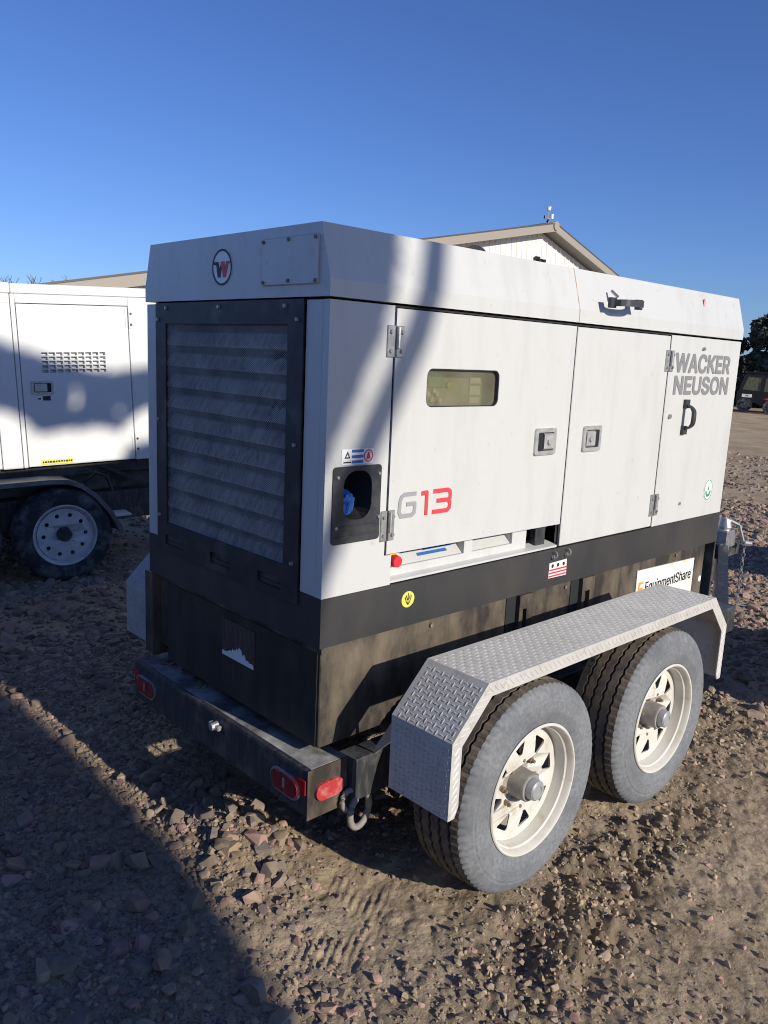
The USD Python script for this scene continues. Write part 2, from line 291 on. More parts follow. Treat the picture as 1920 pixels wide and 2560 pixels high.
def scatter(n, lo, hi, power, region, seed):
    r = np.random.default_rng(seed); x0, x1, y0, y1 = region
    x, y = r.uniform(x0, x1, n), r.uniform(y0, y1, n); keep = r.uniform(0, 1.6, n) < density(x, y); x, y = x[keep], y[keep]
    s = lo*(1-r.uniform(0, 1, len(x)))**(-1/power); s = np.minimum(s, hi)
    px, py, z = proj(np.stack([x, y, 0*x], -1)); ok = (z > .3) & (px > -260) & (px < 2180) & (py > -100) & (py < 2900)
    for wx, wy, rr in TYRES: ok &= ~((abs(x-wx) < .19) & (abs(y-wy) < .16))
    return x[ok], y[ok], s[ok]
A = [scatter(9500, .0105, .042, 2.5, (-1.3, 2.6, -1.35, 2.8), 1), scatter(90000, .0038, .012, 2.1, (-1.2, 2.4, -1.35, 2.4), 2), scatter(60000, .015, .055, 2.6, (-.8, 9.5, -1.2, 7.5), 3), scatter(7000, .03, .07, 2.8, (2, 16, 1, 13), 4)]
sx, sy, ss = (np.concatenate([a[k] for a in A]) for k in range(3))
far_cut = ~((sx < 2.4) & (sy < 2.4) & (np.arange(len(sx)) >= len(A[0][0])+len(A[1][0])))
lowr = (sx > -.1) & (sy < .15+.0*sx) & (sx < 2.0) & (ss > .02); ss = np.where(lowr, ss*.6, ss); keep = far_cut | (rng.uniform(size=len(sx)) < .25); sx, sy, ss = sx[keep], sy[keep], ss[keep]
hp = np.random.default_rng(31); hn = 110; hx, hy = hp.normal(-.03, .12, hn), hp.normal(.42, .20, hn)
sx, sy, ss = np.concatenate([sx, hx]), np.concatenate([sy, hy]), np.concatenate([ss, np.minimum(.012*(1-hp.uniform(0, 1, hn))**(-1/2.), .042)])
# a few stones set where the photograph shows big ones
big = [(-.42, .55, .055), (-.36, .50, .06), (-.30, .47, .055), (-.19, .33, .045), (-.15, .62, .05), (.02, .52, .045), (.05, .40, .05), (-.02, .30, .055), (.11, .22, .04), (-.52, .02, .06), (-.58, .05, .05), (-.47, .30, .05), (-.6, .42, .05), (-.05, .17, .045), (-.32, .2, .045), (-.06, 1.0, .06), (.5, 1.9, .06), (-.2, 1.5, .055)]
sx, sy, ss = np.concatenate([sx, [b[0] for b in big]]), np.concatenate([sy, [b[1] for b in big]]), np.concatenate([ss, [b[2] for b in big]])
sz = gz(sx, sy) + ss*np.random.default_rng(8).uniform(-.12, .22, len(ss))
px, py, dz = proj(np.stack([sx, sy, sz], -1))
inside = (px > -10) & (px < 1930) & (py < 2570) & ~((px > 380) & (px < 1240) & (py < 1650)) & ~((px > 1230) & (px < 1780) & (py < 1700))
rank = np.where(inside, ss/dz, 0); order = np.argsort(-rank); top, rest = order[:300], order[300:]
mats4 = ['quartzite_pink', 'quartzite_brown', 'quartzite_tan', 'quartzite_grey']
protos = [rock(100+k, .62) for k in range(12)]
r2 = np.random.default_rng(55); pick = r2.choice(12, len(sx)); mpick = r2.choice(4, len(sx), p=[.34, .3, .16, .2])
ang = r2.uniform(0, 2*PI, len(sx)); tilt = r2.normal(0, .35, (len(sx), 2))
def rotm(a, t):
    c, s = math.cos(a), math.sin(a); R = np.array([[c, -s, 0], [s, c, 0], [0, 0, 1]])
    cx, sx_, cy, sy_ = math.cos(t[0]), math.sin(t[0]), math.cos(t[1]), math.sin(t[1])
    return np.array([[1, 0, 0], [0, cx, -sx_], [0, sx_, cx]]) @ np.array([[cy, 0, sy_], [0, 1, 0], [-sy_, 0, cy]]) @ R
for k in top:
    m = rock(1000+int(k), .66, 17); m.vertices = (m.vertices*ss[k]) @ rotm(ang[k], tilt[k]).T + [sx[k], sy[k], sz[k]]
    obj('stone', m, mats4[mpick[k]], ground, smooth=28)
gravel = thing('gravel', 'crushed reddish grey gravel scattered over the dirt yard', 'gravel', kind='stuff')
inst = UsdGeom.PointInstancer.Define(stage, gravel+'/loose_stones'); paths = []
for c in range(4):
    for k in range(12):
        usdkit.mesh(stage, f'{gravel}/loose_stones/kind/stone_{c*12+k:03d}', protos[k], MATS[mats4[c]], smooth=28); paths.append(f'{gravel}/loose_stones/kind/stone_{c*12+k:03d}')
inst.CreatePrototypesRel().SetTargets([Sdf.Path(p) for p in paths])
inst.CreateProtoIndicesAttr(Vt.IntArray.FromNumpy((mpick[rest]*12+pick[rest]).astype(np.int32)))
inst.CreatePositionsAttr(Vt.Vec3fArray.FromNumpy(np.stack([sx, sy, sz], -1)[rest].astype(np.float32)))
inst.CreateScalesAttr(Vt.Vec3fArray.FromNumpy(np.repeat(ss[rest][:, None], 3, 1).astype(np.float32)))
qs = trimesh.transformations
ori = np.stack([np.cos(ang[rest]/2), tilt[rest][:, 0]*.5, tilt[rest][:, 1]*.5, np.sin(ang[rest]/2)], -1); ori /= np.linalg.norm(ori, axis=1, keepdims=True)
inst.CreateOrientationsAttr(Vt.QuathArray([Gf.Quath(float(o[0]), float(o[1]), float(o[2]), float(o[3])) for o in ori]))
# loose dirt clods, coloured darker than the soil
r3 = np.random.default_rng(77); n = 13000; cx, cy = r3.uniform(-.3, 3.2, n), r3.uniform(-1.2, .1, n); k = r3.uniform(0, 1, n) < clod_mask(cx, cy)*.9; cx, cy = cx[k], cy[k]
cs = np.minimum(.0042*(1-r3.uniform(0, 1, len(cx)))**(-1/2.3), .016)
clods = []; CL = [rock(5000+j, .8, 13) for j in range(40)]
for a, b, s, j in zip(cx, cy, cs, range(len(cx))):
    m = CL[j % 40].copy(); m.vertices = (m.vertices*s) @ rotm(j*1.7, (.3*math.sin(j), .3*math.cos(j*2.3))).T + [a, b, float(gz(a, b)) + s*.3]; clods.append(m)
obj('dirt_clods', clods, 'dark_clod', '/World', label='dark dirt clods churned up beside the near wheel', catg='dirt', kind='stuff')

# ------------------------------------------------------------------ generator trailer
G = .233                    # heights below are measured from the wheels' old datum
L, WD = 2.712, 1.10
gen = thing('generator_trailer', 'light grey tandem axle towable generator with black skirt in the foreground', 'generator', (1.35, .55, 0))
P_ = 'light_grey_paint'
# roof
zr0, zr1, zr2 = 1.663+G, 1.712+G, 1.868+G
sec = Polygon([(-.003, zr0), (-.003, zr1), (.042, zr2), (WD-.042, zr2), (WD+.003, zr1), (WD+.003, zr0)])
roof = obj('roof', [prism(sec, 'x', -.004, 1.2365), prism(sec, 'x', 1.2395, L+.003)], P_, gen)
sw = [(-.0042, zr0+.002), (-.0042, zr1), (.0408, zr2-.002)]
obj('seam_rust', [hull([(x, y, z) for x in (1.2362, 1.2398) for (y, z), o in ((a, 0), (b, 0)) for y, z in ((y, z), (y+.001, z))]) for a, b in zip(sw[:-1], sw[1:])], 'rust_streak', roof)
# emblem on the roof's end
ex, ez = .562, 1.766+G
def rear_poly(poly, x0, x1): return prism(poly, 'x', x0, x1)
def oval(cx_, cz_, a, b): return affinity.scale(Point(0, 0).buffer(1, 24), a, b).__class__(affinity.translate(affinity.scale(Point(0, 0).buffer(1, 24), a, b), cx_, cz_).exterior)
em = obj('emblem', rear_poly(oval(ex, ez, .060, .058), -.0055, -.0042), 'sticker_white', roof)
obj('emblem_ring', rear_poly(oval(ex, ez, .060, .058).difference(oval(ex, ez, .0535, .0515)), -.0065, -.0055), 'black_print', roof)
def wpoly(pts): return Polygon([(ex - u, ez + v) for u, v in pts])   # u to the right seen from behind
obj('emblem_letter_left', rear_poly(wpoly([(-.050, .018), (-.022, .018), (-.0135, -.006), (-.006, .010), (.002, .010), (-.009, -.032), (-.024, -.032), (-.034, .006), (-.050, .010)]), -.0068, -.0056), 'black_print', roof)
obj('emblem_letter_right', rear_poly(wpoly([(-.006, .018), (.016, .018), (.018, -.004), (.028, .018), (.050, .018), (.050, .011), (.040, .009), (.024, -.032), (.007, -.032), (.004, -.012), (-.004, .006)]), -.0070, -.0058), 'red_print', roof)
pn = obj('access_panel', [cbox(-.010, -.0045, .047, .326, 1.699+G, 1.836+G, .002)], P_, roof)
def bolts(pts, parent, r=.007, h=.007, m='bolt_steel', x=None, y=None, name='bolt'):
    for a, b in pts:
        if x is not None: obj(name, cyl((x, a, b), (x-h, a, b), r, r*.8, 8), m, parent)
        else: obj(name, cyl((a, y, b), (a, y-h, b), r, r*.8, 8), m, parent)
for a, b in [(.317, 1.827), (.060, 1.827), (.317, 1.708), (.058, 1.707), (.189, 1.828), (.189, 1.71)]:
    obj('bolt', cyl((-.010, a, b+G), (-.015, a, b+G), .006, .005, 8), 'rusty_bolt', roof)
def strap_handle(c, along, length, out=.045):
    c = np.array(c, float); d = np.array(along, float); e = np.array([0, -1., 0]); p = np.cross(d, e)
    t = np.linspace(-1, 1, 13); pts = [c + d*length/2*k + e*(out*(1-abs(k)**4)*1. + .004) for k in t]
    a = [hull([q0 + p*.013*s + e*o for q0 in (pts[i], pts[i+1]) for s in (-1, 1) for o in (-.006, .006)]) for i in range(12)]
    for k in (-1, 1): a.append(hull([c + d*(length/2*k + u) + p*w + e*o for u in (-.02, .02) for w in (-.02, .02) for o in (0, .014)]))
    return a
obj('grab_handle', strap_handle((1.50, -.034+.0, 1.752+G), (1, 0, .03), .20, .05), 'black_plastic', roof)
obj('latch_eye', [cyl((1.452, .0, 1.80+G), (1.455, -.030, 1.775+G), .006, n=8)], 'bolt_steel', roof)
obj('sticker', prism(rrect(2.300, 2.316, 1.785+G, 1.835+G, .004), 'y', .022, .0245), 'faded_red', roof)
# body: dark core behind gapped panels
zb0, zb1 = .767+G, 1.655+G
obj('engine_bay', [cbox(.20, L-.02, .16, .93, .62+G, 1.66+G, .001), cbox(.02, L-.02, .035, WD-.035, 1.656+G, 1.662+G, .0005), cbox(.02, L-.02, .035, WD-.035, .60+G, .77+G, .001)], 'dark_interior', gen)
fill_hole = rrect(.066, .190, 1.0+G, 1.16+G, .05)
cp = sbox(0, zb0, .2555, zb1).union(sbox(.2, zb0, .288, .868+G)).difference(fill_hole)
corner = obj('corner_panel', [prism(cp, 'y', 0, .03), cbox(0, .03, .0305, .108, zb0, zb1, .0012)], P_, gen)
obj('rear_post', cbox(0, .03, 1.020, WD, zb0, zb1, .002), P_, gen)
obj('left_side_panel', [cbox(.031, L, WD-.03, WD, zb0, zb1, .002)], P_, gen)
obj('front_panel', [cbox(L-.03, L, .031, WD-.031, zb0, zb1, .002)], P_, gen)
win = rrect(.412, .781, 1.345+G, 1.470+G, .025)
d1 = Polygon([(.2655, .872+G), (1.2315, .866+G), (1.233, 1.648+G), (.2655, 1.648+G)]).difference(win)
door1 = obj('access_door', prism(d1, 'y', 0, .028), P_, gen, label='wide door with a small window above the outlets')
door2 = obj('access_door', cbox(1.242, 1.979, 0, .028, .772+G, 1.647+G, .002), P_, gen, label='narrower door right of the window door')
side3 = obj('side_panel', cbox(1.989, L-.001, 0, .03, zb0, zb1-.002, .002), P_, gen)
obj('window_pane', prism(rrect(.405, .788, 1.338+G, 1.477+G, .028), 'y', .016, .019), 'glare_dust_glass', door1)
obj('window_seal', prism(win.buffer(.0005).difference(win.buffer(-.003)), 'y', .002, .0155), 'black_print', door1)
ctl = obj('control_panel', cbox(.40, .98, .070, .085, 1.28+G, 1.56+G, .002), 'olive_panel', gen)
obj('control_screen', cbox(.485, .565, .064, .0695, 1.405+G, 1.465+G, .002), 'screen_green', ctl)
for a, b in ((.485, 1.385), (.505, 1.366), (.53, 1.385), (.515, 1.395), (.545, 1.362)): obj('button', cyl((a, .0695, b+G), (a, .060, b+G), .0085, n=8), 'sticker_white', ctl)
obj('button', cyl((.535, .0695, 1.352+G), (.535, .060, 1.352+G), .008, n=8), 'red_paint', ctl)
obj('button', cyl((.585, .0695, 1.415+G), (.585, .060, 1.415+G), .010, n=8), 'yellow_paint', ctl)
for z0, z1 in ((1.350, 1.372), (1.380, 1.412), (1.420, 1.445)): obj('data_plate', cbox(.70, .757, .065, .0695, z0+G, z1+G, .001), 'sticker_white', ctl)
def latch(x0, x1, z0, z1, parent, left):
    fr = rrect(x0, x1, z0+G, z1+G, .010).difference(rrect(x0+.016, x1-.016, z0+.016+G, z1-.016+G, .006))
    lp = obj('latch', prism(fr, 'y', -.008, -.0005), 'chrome', parent)
    obj('latch_cup', prism(sbox(x0+.015, z0+.015+G, x1-.015, z1-.015+G), 'y', -.0030, -.0012), 'dark_interior', parent)
    if left: px0, px1 = x0+.052, x1-.018
    else: px0, px1 = x0+.02, x1-.05
    obj('latch_paddle', [hull([(px0, -.004, z0+.02+G), (px1, -.006, z0+.02+G), (px0, -.004, z1-.02+G), (px1, -.006, z1-.02+G), (px0, -.010, z0+.025+G), (px1, -.013, z0+.025+G), (px0, -.010, z1-.025+G), (px1, -.013, z1-.025+G)]), cyl((.5*(px0+px1), -.008, .5*(z0+z1)+G), (.5*(px0+px1), -.017, .5*(z0+z1)+G), .013, n=12)], 'chrome', parent)
latch(1.015, 1.147, 1.156, 1.259, door1, True); latch(1.338, 1.467, 1.155, 1.260, door2, False)
def hinge(xc, z0, z1, parent, w=.036):
    h = obj('hinge', [cbox(xc-w, xc-.004, -.005, -.0005, z0+G, z1+G, .0015), cbox(xc+.004, xc+w, -.005, -.0005, z0+G, z1+G, .0015), cyl((xc+.006, -.009, z0+.3*(z1-z0)+G), (xc+.006, -.009, z1-.005+G), .0075, n=10)], 'galvanized', parent)
    for a in (-w*.62, w*.66):
        for b in (.2, .8): obj('hinge_bolt', cyl((xc+a, -.005, z0+b*(z1-z0)+G), (xc+a, -.012, z0+b*(z1-z0)+G), .0075, .006, 8), 'bolt_steel', parent)
hinge(.262, 1.500, 1.596, corner); hinge(.262, .918, 1.018, corner, .030); hinge(1.985, 1.49, 1.585, side3); hinge(1.985, .822, .925, side3)
for a, z0_, z1_ in ((.2605, .875, 1.652), (1.2375, .775, 1.652), (1.984, .775, 1.652)): obj('door_seal', cbox(a-.0055, a+.0055, .004, .012, z0_+G, z1_+G, .0005), 'dark_interior', gen)
obj('door_seal', [cbox(.262, 1.985, .004, .012, 1.6505+G, 1.6565+G, .0005)], 'dark_interior', gen)
# lettering
obj('lettering', [wall_text('WACKER', 2.045, 2.608, 1.489+G, 1.576+G, -.0005), wall_text('NEUSON', 2.052, 2.612, 1.387+G, 1.472+G, -.0005)], 'pale_grey_print', side3)
def strokes(lines, w): return union_all([LineString(l).buffer(w/2, cap_style=2, join_style=1) for l in lines])
zt = 1.070+G; zl = .985+G
gl = strokes([[(.390, zt-.007), (.335, zt-.007), (.322, zt-.014), (.316, zt-.030), (.314, zl+.022), (.322, zl+.007), (.372, zl+.007), (.384, zl+.016), (.385, zt-.040), (.345, zt-.040)]], .014)
obj('model_letter', prism(gl, 'y', -.002, -.0004), 'grey_print', door1)
obj('model_numerals', [prism(strokes([[(.414, zt-.010), (.440, zt-.008), (.440, zl)]], .015), 'y', -.002, -.0004), prism(strokes([[(.472, zt-.007), (.545, zt-.007), (.556, zt-.014), (.557, zt-.034), (.550, zt-.041), (.490, zt-.041)], [(.545, zt-.041), (.556, zt-.050), (.556, zl+.016), (.545, zl+.007), (.470, zl+.007)]], .015), 'y', -.002, -.0004)], 'red_print', door1)
obj('grab_handle', strap_handle((2.185, 0, 1.281+G), (0, 0, 1), .125, .045), 'black_plastic', side3)
obj('lock_cylinder', cyl((2.040, 0, 1.286+G), (2.040, -.009, 1.286+G), .011, n=12), 'bolt_steel', side3)
obj('drain_plug', cyl((2.239, 0, .857+G), (2.239, -.006, .857+G), .008, n=8), 'bolt_steel', side3)
obj('drain_plug', cyl((2.300, 0, 1.60+G), (2.300, -.012, 1.605+G), .008, n=8), 'bolt_steel', side3)
gs = obj('round_sticker', prism(affinity.translate(affinity.scale(Point(0, 0).buffer(1, 20), .047, .056), 2.535, .902+G), 'y', -.0016, -.0004), 'sticker_white', side3)
rg = affinity.translate(affinity.scale(Point(0, 0).buffer(1, 20), .028, .030), 2.535, .895+G)
obj('round_sticker_mark', [prism(rg.difference(affinity.scale(rg, .55, .55)).intersection(sbox(2.4, .8+G, 2.6, .897+G)), 'y', -.0026, -.0016), prism(Polygon([(2.529, .900+G), (2.543, .900+G), (2.537, .925+G)]), 'y', -.0026, -.0016)], 'green_print', side3)
obj('round_sticker_rim', prism(affinity.translate(affinity.scale(Point(0, 0).buffer(1, 20), .044, .053), 2.535, .902+G).difference(affinity.translate(affinity.scale(Point(0, 0).buffer(1, 20), .040, .049), 2.535, .902+G)), 'y', -.0024, -.0016), 'green_print', side3)
# coolant filler, sticker over it
fp = rrect(.029, .225, .932+G, 1.171+G, .012).difference(fill_hole.buffer(-.004))
fl = obj('filler_plate', prism(fp, 'y', -.005, -.0005), 'black_plastic', corner)
ring = fill_hole.difference(fill_hole.buffer(-.0035))
obj('filler_recess', [prism(ring, 'y', .0005, .135), prism(fill_hole, 'y', .135, .138), hull([(x, y, z+G) for x in (.07, .187) for y, z in ((.001, 1.004), (.13, 1.004), (.13, 1.045))])], 'dark_interior', corner)
cc = np.array([.104, .045, 1.055+G]); ax_ = np.array([-.18, -.38, .9]); ax_ /= np.linalg.norm(ax_)
caps = [cyl(cc-ax_*.028, cc+ax_*.018, .037, .035, 24), cyl(cc+ax_*.018, cc+ax_*.030, .030, .026, 24)]
sd = np.cross(ax_, [1, 0, 0]); sd /= np.linalg.norm(sd); s2 = np.cross(ax_, sd)
for k in range(12):
    a = k*PI/6; o = (math.cos(a)*sd+math.sin(a)*s2); caps.append(cyl(cc-ax_*.020+o*.036, cc+ax_*.016+o*.035, .006, n=6))
caps.append(hull([cc+ax_*h+sd*u+s2*w for h in (.028, .042) for u in (-.026, .026) for w in (-.007, .007)]))
obj('filler_cap', caps, 'blue_cap', corner, smooth=30)
obj('filler_neck', cyl(cc-ax_*.08, cc-ax_*.028, .026, n=16), 'black_plastic', corner)
for a, b in ((.045, 1.140), (.212, 1.143), (.042, .985), (.216, 1.005)): obj('bolt', cyl((a, -.005, b+G), (a, -.011, b+G), .0065, .005, 8), 'bolt_steel', corner)
obj('plate_rib', [cbox(.034, .220, -.0075, -.0052, .953+G, .957+G, .0005), cbox(.06, .20, -.0075, -.0052, .985+G, .988+G, .0005)], 'black_plastic', corner)
st = obj('warning_sticker', prism(sbox(.061, 1.176+G, .190, 1.223+G), 'y', -.0016, -.0004), 'sticker_white', corner)
obj('sticker_bands', [prism(sbox(.101, z+G, .148, z+.009+G), 'y', -.0024, -.0016) for z in (1.179, 1.195, 1.212)], 'blue_print', corner)
obj('sticker_ring', [prism(Point(.169, 1.200+G).buffer(.019).difference(Point(.169, 1.200+G).buffer(.0155)), 'y', -.0024, -.0016), prism(Polygon([(.161, 1.190+G), (.177, 1.190+G), (.172, 1.211+G), (.166, 1.211+G)]), 'y', -.0024, -.0016)], 'red_print', corner)
obj('sticker_mark', [prism(Polygon([(.072, 1.195+G), (.095, 1.195+G), (.084, 1.217+G)]).difference(Polygon([(.078, 1.199+G), (.089, 1.199+G), (.084, 1.209+G)])), 'y', -.0024, -.0016), prism(sbox(.068, 1.181+G, .098, 1.185+G), 'y', -.0024, -.0016)], 'black_print', corner)
# outlet recess below the door
vh1, vh2 = sbox(.357, .812+G, .686, .90+G), sbox(.731, .812+G, .967, .90+G)
op = sbox(.288, .782+G, 1.056, .900+G).difference(vh1).difference(vh2)
ol = obj('outlet_panel', [prism(op, 'y', .032, .040), hull([(x, y, z+G) for x in (.289, 1.23) for y, z in ((.004, .770), (.004, .778), (.06, .790), (.06, .770))])], P_, gen)
for (a, b) in ((.357, .686), (.731, .967)):
    obj('vent_hood', [hull([(x, y, z+G) for x in (a, b) for y, z in ((.041, .812), (.047, .812), (.135, .90), (.129, .90))]), hull([(a, y, z+G) for y, z in ((.041, .812), (.041, .9), (.13, .9))] + [(a-.004, y, z+G) for y, z in ((.041, .812), (.041, .9), (.13, .9))]), hull([(b, y, z+G) for y, z in ((.041, .812), (.041, .9), (.13, .9))] + [(b+.004, y, z+G) for y, z in ((.041, .812), (.041, .9), (.13, .9))])], P_, ol)
obj('hood_sticker', [hull([(x, y-.003, z+G) for x in (.47+.035*k, .62+.035*k) for y, z in ((.0575+.013*k, .827+.013*k), (.066+.013*k, .8355+.013*k))] + [(x, y-.001, z+G) for x in (.47+.035*k, .62+.035*k) for y, z in ((.0575+.013*k, .827+.013*k), (.066+.013*k, .8355+.013*k))]) for k in (0, 1)], 'blue_print', ol)
obj('stop_button', [cyl((.313, .030, .842+G), (.313, .008, .842+G), .015, n=16), cyl((.313, .010, .842+G), (.313, -.008, .842+G), .022, .019, 20)], 'red_paint', ol, smooth=35)
obj('stop_button_collar', cyl((.313, .032, .845+G), (.313, .018, .845+G), .025, n=20), 'yellow_paint', ol)
obj('outlet_mount', cbox(1.115, 1.180, .03, .06, .775+G, .90+G, .002), 'black_plastic', ol)
# skirt, all round
zs0, zs1 = .607+G, .7665+G
sk = sbox(0, 0, L, WD).difference(sbox(.006, .006, L-.006, WD-.006))
skirt = obj('skirt', [prism(sk, 'z', zs0, zs1-.001), prism(sbox(.001, .001, L-.001, WD-.001).difference(sbox(.04, .04, L-.04, WD-.04)), 'z', zs1-.0055, zs1-.003)], 'black_skirt', gen)
obj('oval_sticker', prism(affinity.translate(affinity.scale(Point(0, 0).buffer(1, 20), .030, .028), .375, .702+G), 'y', -.0022, -.0004), 'yellow_print', skirt)
obj('oval_sticker_mark', [prism(LineString([(.375, .722+G), (.375, .684+G)]).buffer(.0018), 'y', -.003, -.0022), prism(LineString([(.360, .712+G), (.368, .692+G), (.375, .684+G), (.383, .692+G), (.390, .712+G)]).buffer(.0016), 'y', -.003, -.0022), prism(LineString([(.366, .716+G), (.371, .702+G)]).buffer(.0016), 'y', -.003, -.0022), prism(LineString([(.384, .716+G), (.379, .702+G)]).buffer(.0016), 'y', -.003, -.0022)], 'black_print', skirt)
for a in (1.201, 1.294):
    t = np.linspace(0, 2*PI, 13)
    obj('eye_bolt', [tube([(a+.004*math.sin(k), -.012-.010*math.cos(k), .741+G+.013*math.sin(k)) for k in t], .0042, 6), cyl((a, 0, .733+G), (a, -.006, .733+G), .010, n=8)], 'galvanized', skirt, smooth=40)
obj('danger_sticker', prism(Polygon([(1.182, .645+G), (1.307, .643+G), (1.304, .711+G), (1.183, .708+G)]), 'y', -.0018, -.0004), 'sticker_white', skirt)
obj('danger_sticker_bands', [prism(sbox(1.184, z+G, 1.305, z+.007+G), 'y', -.0026, -.0018) for z in (.648, .661, .674)], 'red_print', skirt)
for a in (1.205, 1.243, 1.283): obj('danger_sticker_mark', prism(Point(a, .694+G).buffer(.008), 'y', -.0026, -.0018), 'black_print', skirt)
# grille on the rear
gf = sbox(.113, .722+G, 1.018, 1.657+G).difference(sbox(.190, .836+G, .944, 1.584+G))
slots = [rrect(a, b, .750+G, .787+G, .007) for a, b in ((.197, .330), (.499, .630), (.817, .956))]
for s_ in slots: gf = gf.difference(s_)
grille = obj('grille_frame', prism(gf, 'x', -.007, -.001), 'black_frame', gen, label='black grille frame with expanded metal over louvres')
obj('slot_backing', [prism(s_.buffer(.004), 'x', .0035, .0045) for s_ in slots], 'bumper_steel', grille)
bars = []
y0, y1, z0, z1 = .188, .946, .834+G, 1.586+G; pw, ph = .0105, .0066
R0 = sbox(y0, z0, y1, z1)
for sgn in (-1, 1):
    sl = sgn*ph/pw; span = (z1-z0)/abs(sl)
    for k in range(int(((y1-y0)+span)/pw)+2):
        if sgn > 0: ya = y0-span+k*pw; seg = LineString([(ya, z0), (ya+span, z1)])
        else: ya = y0+k*pw; seg = LineString([(ya, z0), (ya-span, z1)])
        c = seg.intersection(R0)
        if c.is_empty or c.length < .004 or c.geom_type != 'LineString': continue
        (a, b), (c_, d) = c.coords[0], c.coords[-1]; nrm = np.array([-(d-b), c_-a])/c.length*.00055
        xo = .0005 if sgn > 0 else .0018
        v = [(xo, a+nrm[0], b+nrm[1]), (xo, a-nrm[0], b-nrm[1]), (xo, c_-nrm[0], d-nrm[1]), (xo, c_+nrm[0], d+nrm[1])]
        v += [(xo+.0012, p[1], p[2]) for p in v]
        bars.append(trimesh.Trimesh(v, [(0, 1, 2), (0, 2, 3), (4, 6, 5), (4, 7, 6), (0, 4, 5), (0, 5, 1), (3, 2, 6), (3, 6, 7)], process=False))
obj('expanded_mesh', bars, 'mesh_steel', grille)
for k in range(10):
    zc_ = 1.555+G - .0765*k
    a = [(.046, zc_+.002), (.030, zc_-.002), (.009, zc_-.039), (.013, zc_-.045), (.024, zc_-.047)]; th = .0015
    slat = union_all([LineString([(p[0], p[1]) for p in a]).buffer(th, cap_style=2)])
    m = trimesh.creation.extrude_polygon(slat, .80, engine='earcut'); v = m.vertices; v = np.stack([v[:, 0], .167+v[:, 2], v[:, 1]], 1)
    obj('louvre', trimesh.Trimesh(v, m.faces[:, ::-1], process=False), 'dusty_slat', grille)
obj('grille_backing', [cbox(.10, .11, .111, 1.018, .78+G, 1.655+G, .001), cbox(.006, .10, .111, .130, .77+G, 1.655+G, .001), cbox(.006, .10, 1.000, 1.018, .77+G, 1.655+G, .001)], 'dark_interior', grille)
for a, b in ((.937, 1.639), (.578, 1.639), (.204, 1.638), (1.000, 1.599), (.143, 1.598), (1.004, 1.229), (.143, 1.224), (1.000, .86), (.143, .85)):
    obj('bolt', cyl((-.007, a, b+G), (-.013, a, b+G), .008, .0065, 8), 'bolt_steel', grille)
# fuel tank base
tank = obj('tank_base', [cbox(.020, 2.625, .018, .985, .262+G, .604+G, .003), cbox(.03, 2.6, .985, 1.07, .30+G, .604+G, .002)], 'tank_steel', gen)
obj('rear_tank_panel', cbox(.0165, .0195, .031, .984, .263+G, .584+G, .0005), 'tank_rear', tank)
obj('rear_tank_lip', [cbox(.008, .0195, .0, .10, .585+G, .604+G, .002)], 'tank_steel', tank)
obj('rear_corner_post', cbox(-.005, .05, 1.07, 1.135, .26+G, .604+G, .003), 'tank_steel', gen)
obj('rusty_data_plate', cbox(.0138, .0163, .371, .578, .412+G, .552+G, .0005), 'rust_plate', tank)
r4 = np.random.default_rng(5); yy = np.linspace(.375, .574, 34); hh = .012 + .035*np.clip(np.exp(-((yy-.47)/.05)**2), 0, 1)*r4.uniform(.4, 1.2, 34) + .006*r4.uniform(0, 1, 34)
obj('peeling_label', prism(Polygon([(.375, .414+G)] + [(a, .414+G+h) for a, h in zip(yy, hh)] + [(.574, .414+G)]), 'x', .0122, .0136), 'sticker_white', tank)
for (a, b) in ((.94, 1.084), (1.378, 1.534)):
    br = sbox(a+.062, .43+G, b, .6035+G).difference(sbox(a+.085, .38+G, b-.035, .545+G))
    obj('lift_bracket', prism(br, 'y', -.004, .0165), 'tank_steel', gen)
    obj('fork_pocket', [prism(sbox(a, .36+G, a+.060, .600+G), 'y', .0145, .0172), prism(sbox(a+.085, .38+G, b-.035, .545+G), 'y', .0145, .0172)], 'dark_interior', gen)
for a, b in ((.516, .578), (1.337, .581), (2.30, .585)): obj('bolt', cyl((a, .018, b+G), (a, .010, b+G), .008, n=8), 'rusty_bolt', tank)
sg = obj('company_sign', prism(Polygon([(1.93, .34+G), (2.504, .34+G), (2.502, .543+G), (1.927, .559+G)]), 'y', .0120, .0175), 'sign_white', gen)
obj('sign_lettering', wall_text('EquipmentShare', 2.015, 2.478, .425+G, .492+G, .0116, False), 'black_print', sg)
obj('sign_mark', prism(strokes([[(1.992, .492+G), (1.955, .492+G), (1.955, .436+G), (1.992, .436+G)], [(1.962, .463+G), (1.992, .463+G)]], .012), 'y', .0105, .0120), 'orange_print', sg)
obj('tie_down_hole', prism(Point(2.602, .414+G).buffer(.016), 'y', .0165, .0178), 'sticker_white', tank)
for a in (0, 1.04): obj('front_upright', cbox(2.700, 2.712, a, a+.06, .25+G, .604+G, .002), 'bumper_steel', gen)
obj('exhaust_outlet', [cyl((1.22, .55, 2.10), (1.22, .55, 2.15), .05, n=20), cyl((1.19, .51, 2.148), (1.25, .58, 2.148), .062, n=28)], 'black_frame', gen, smooth=40)
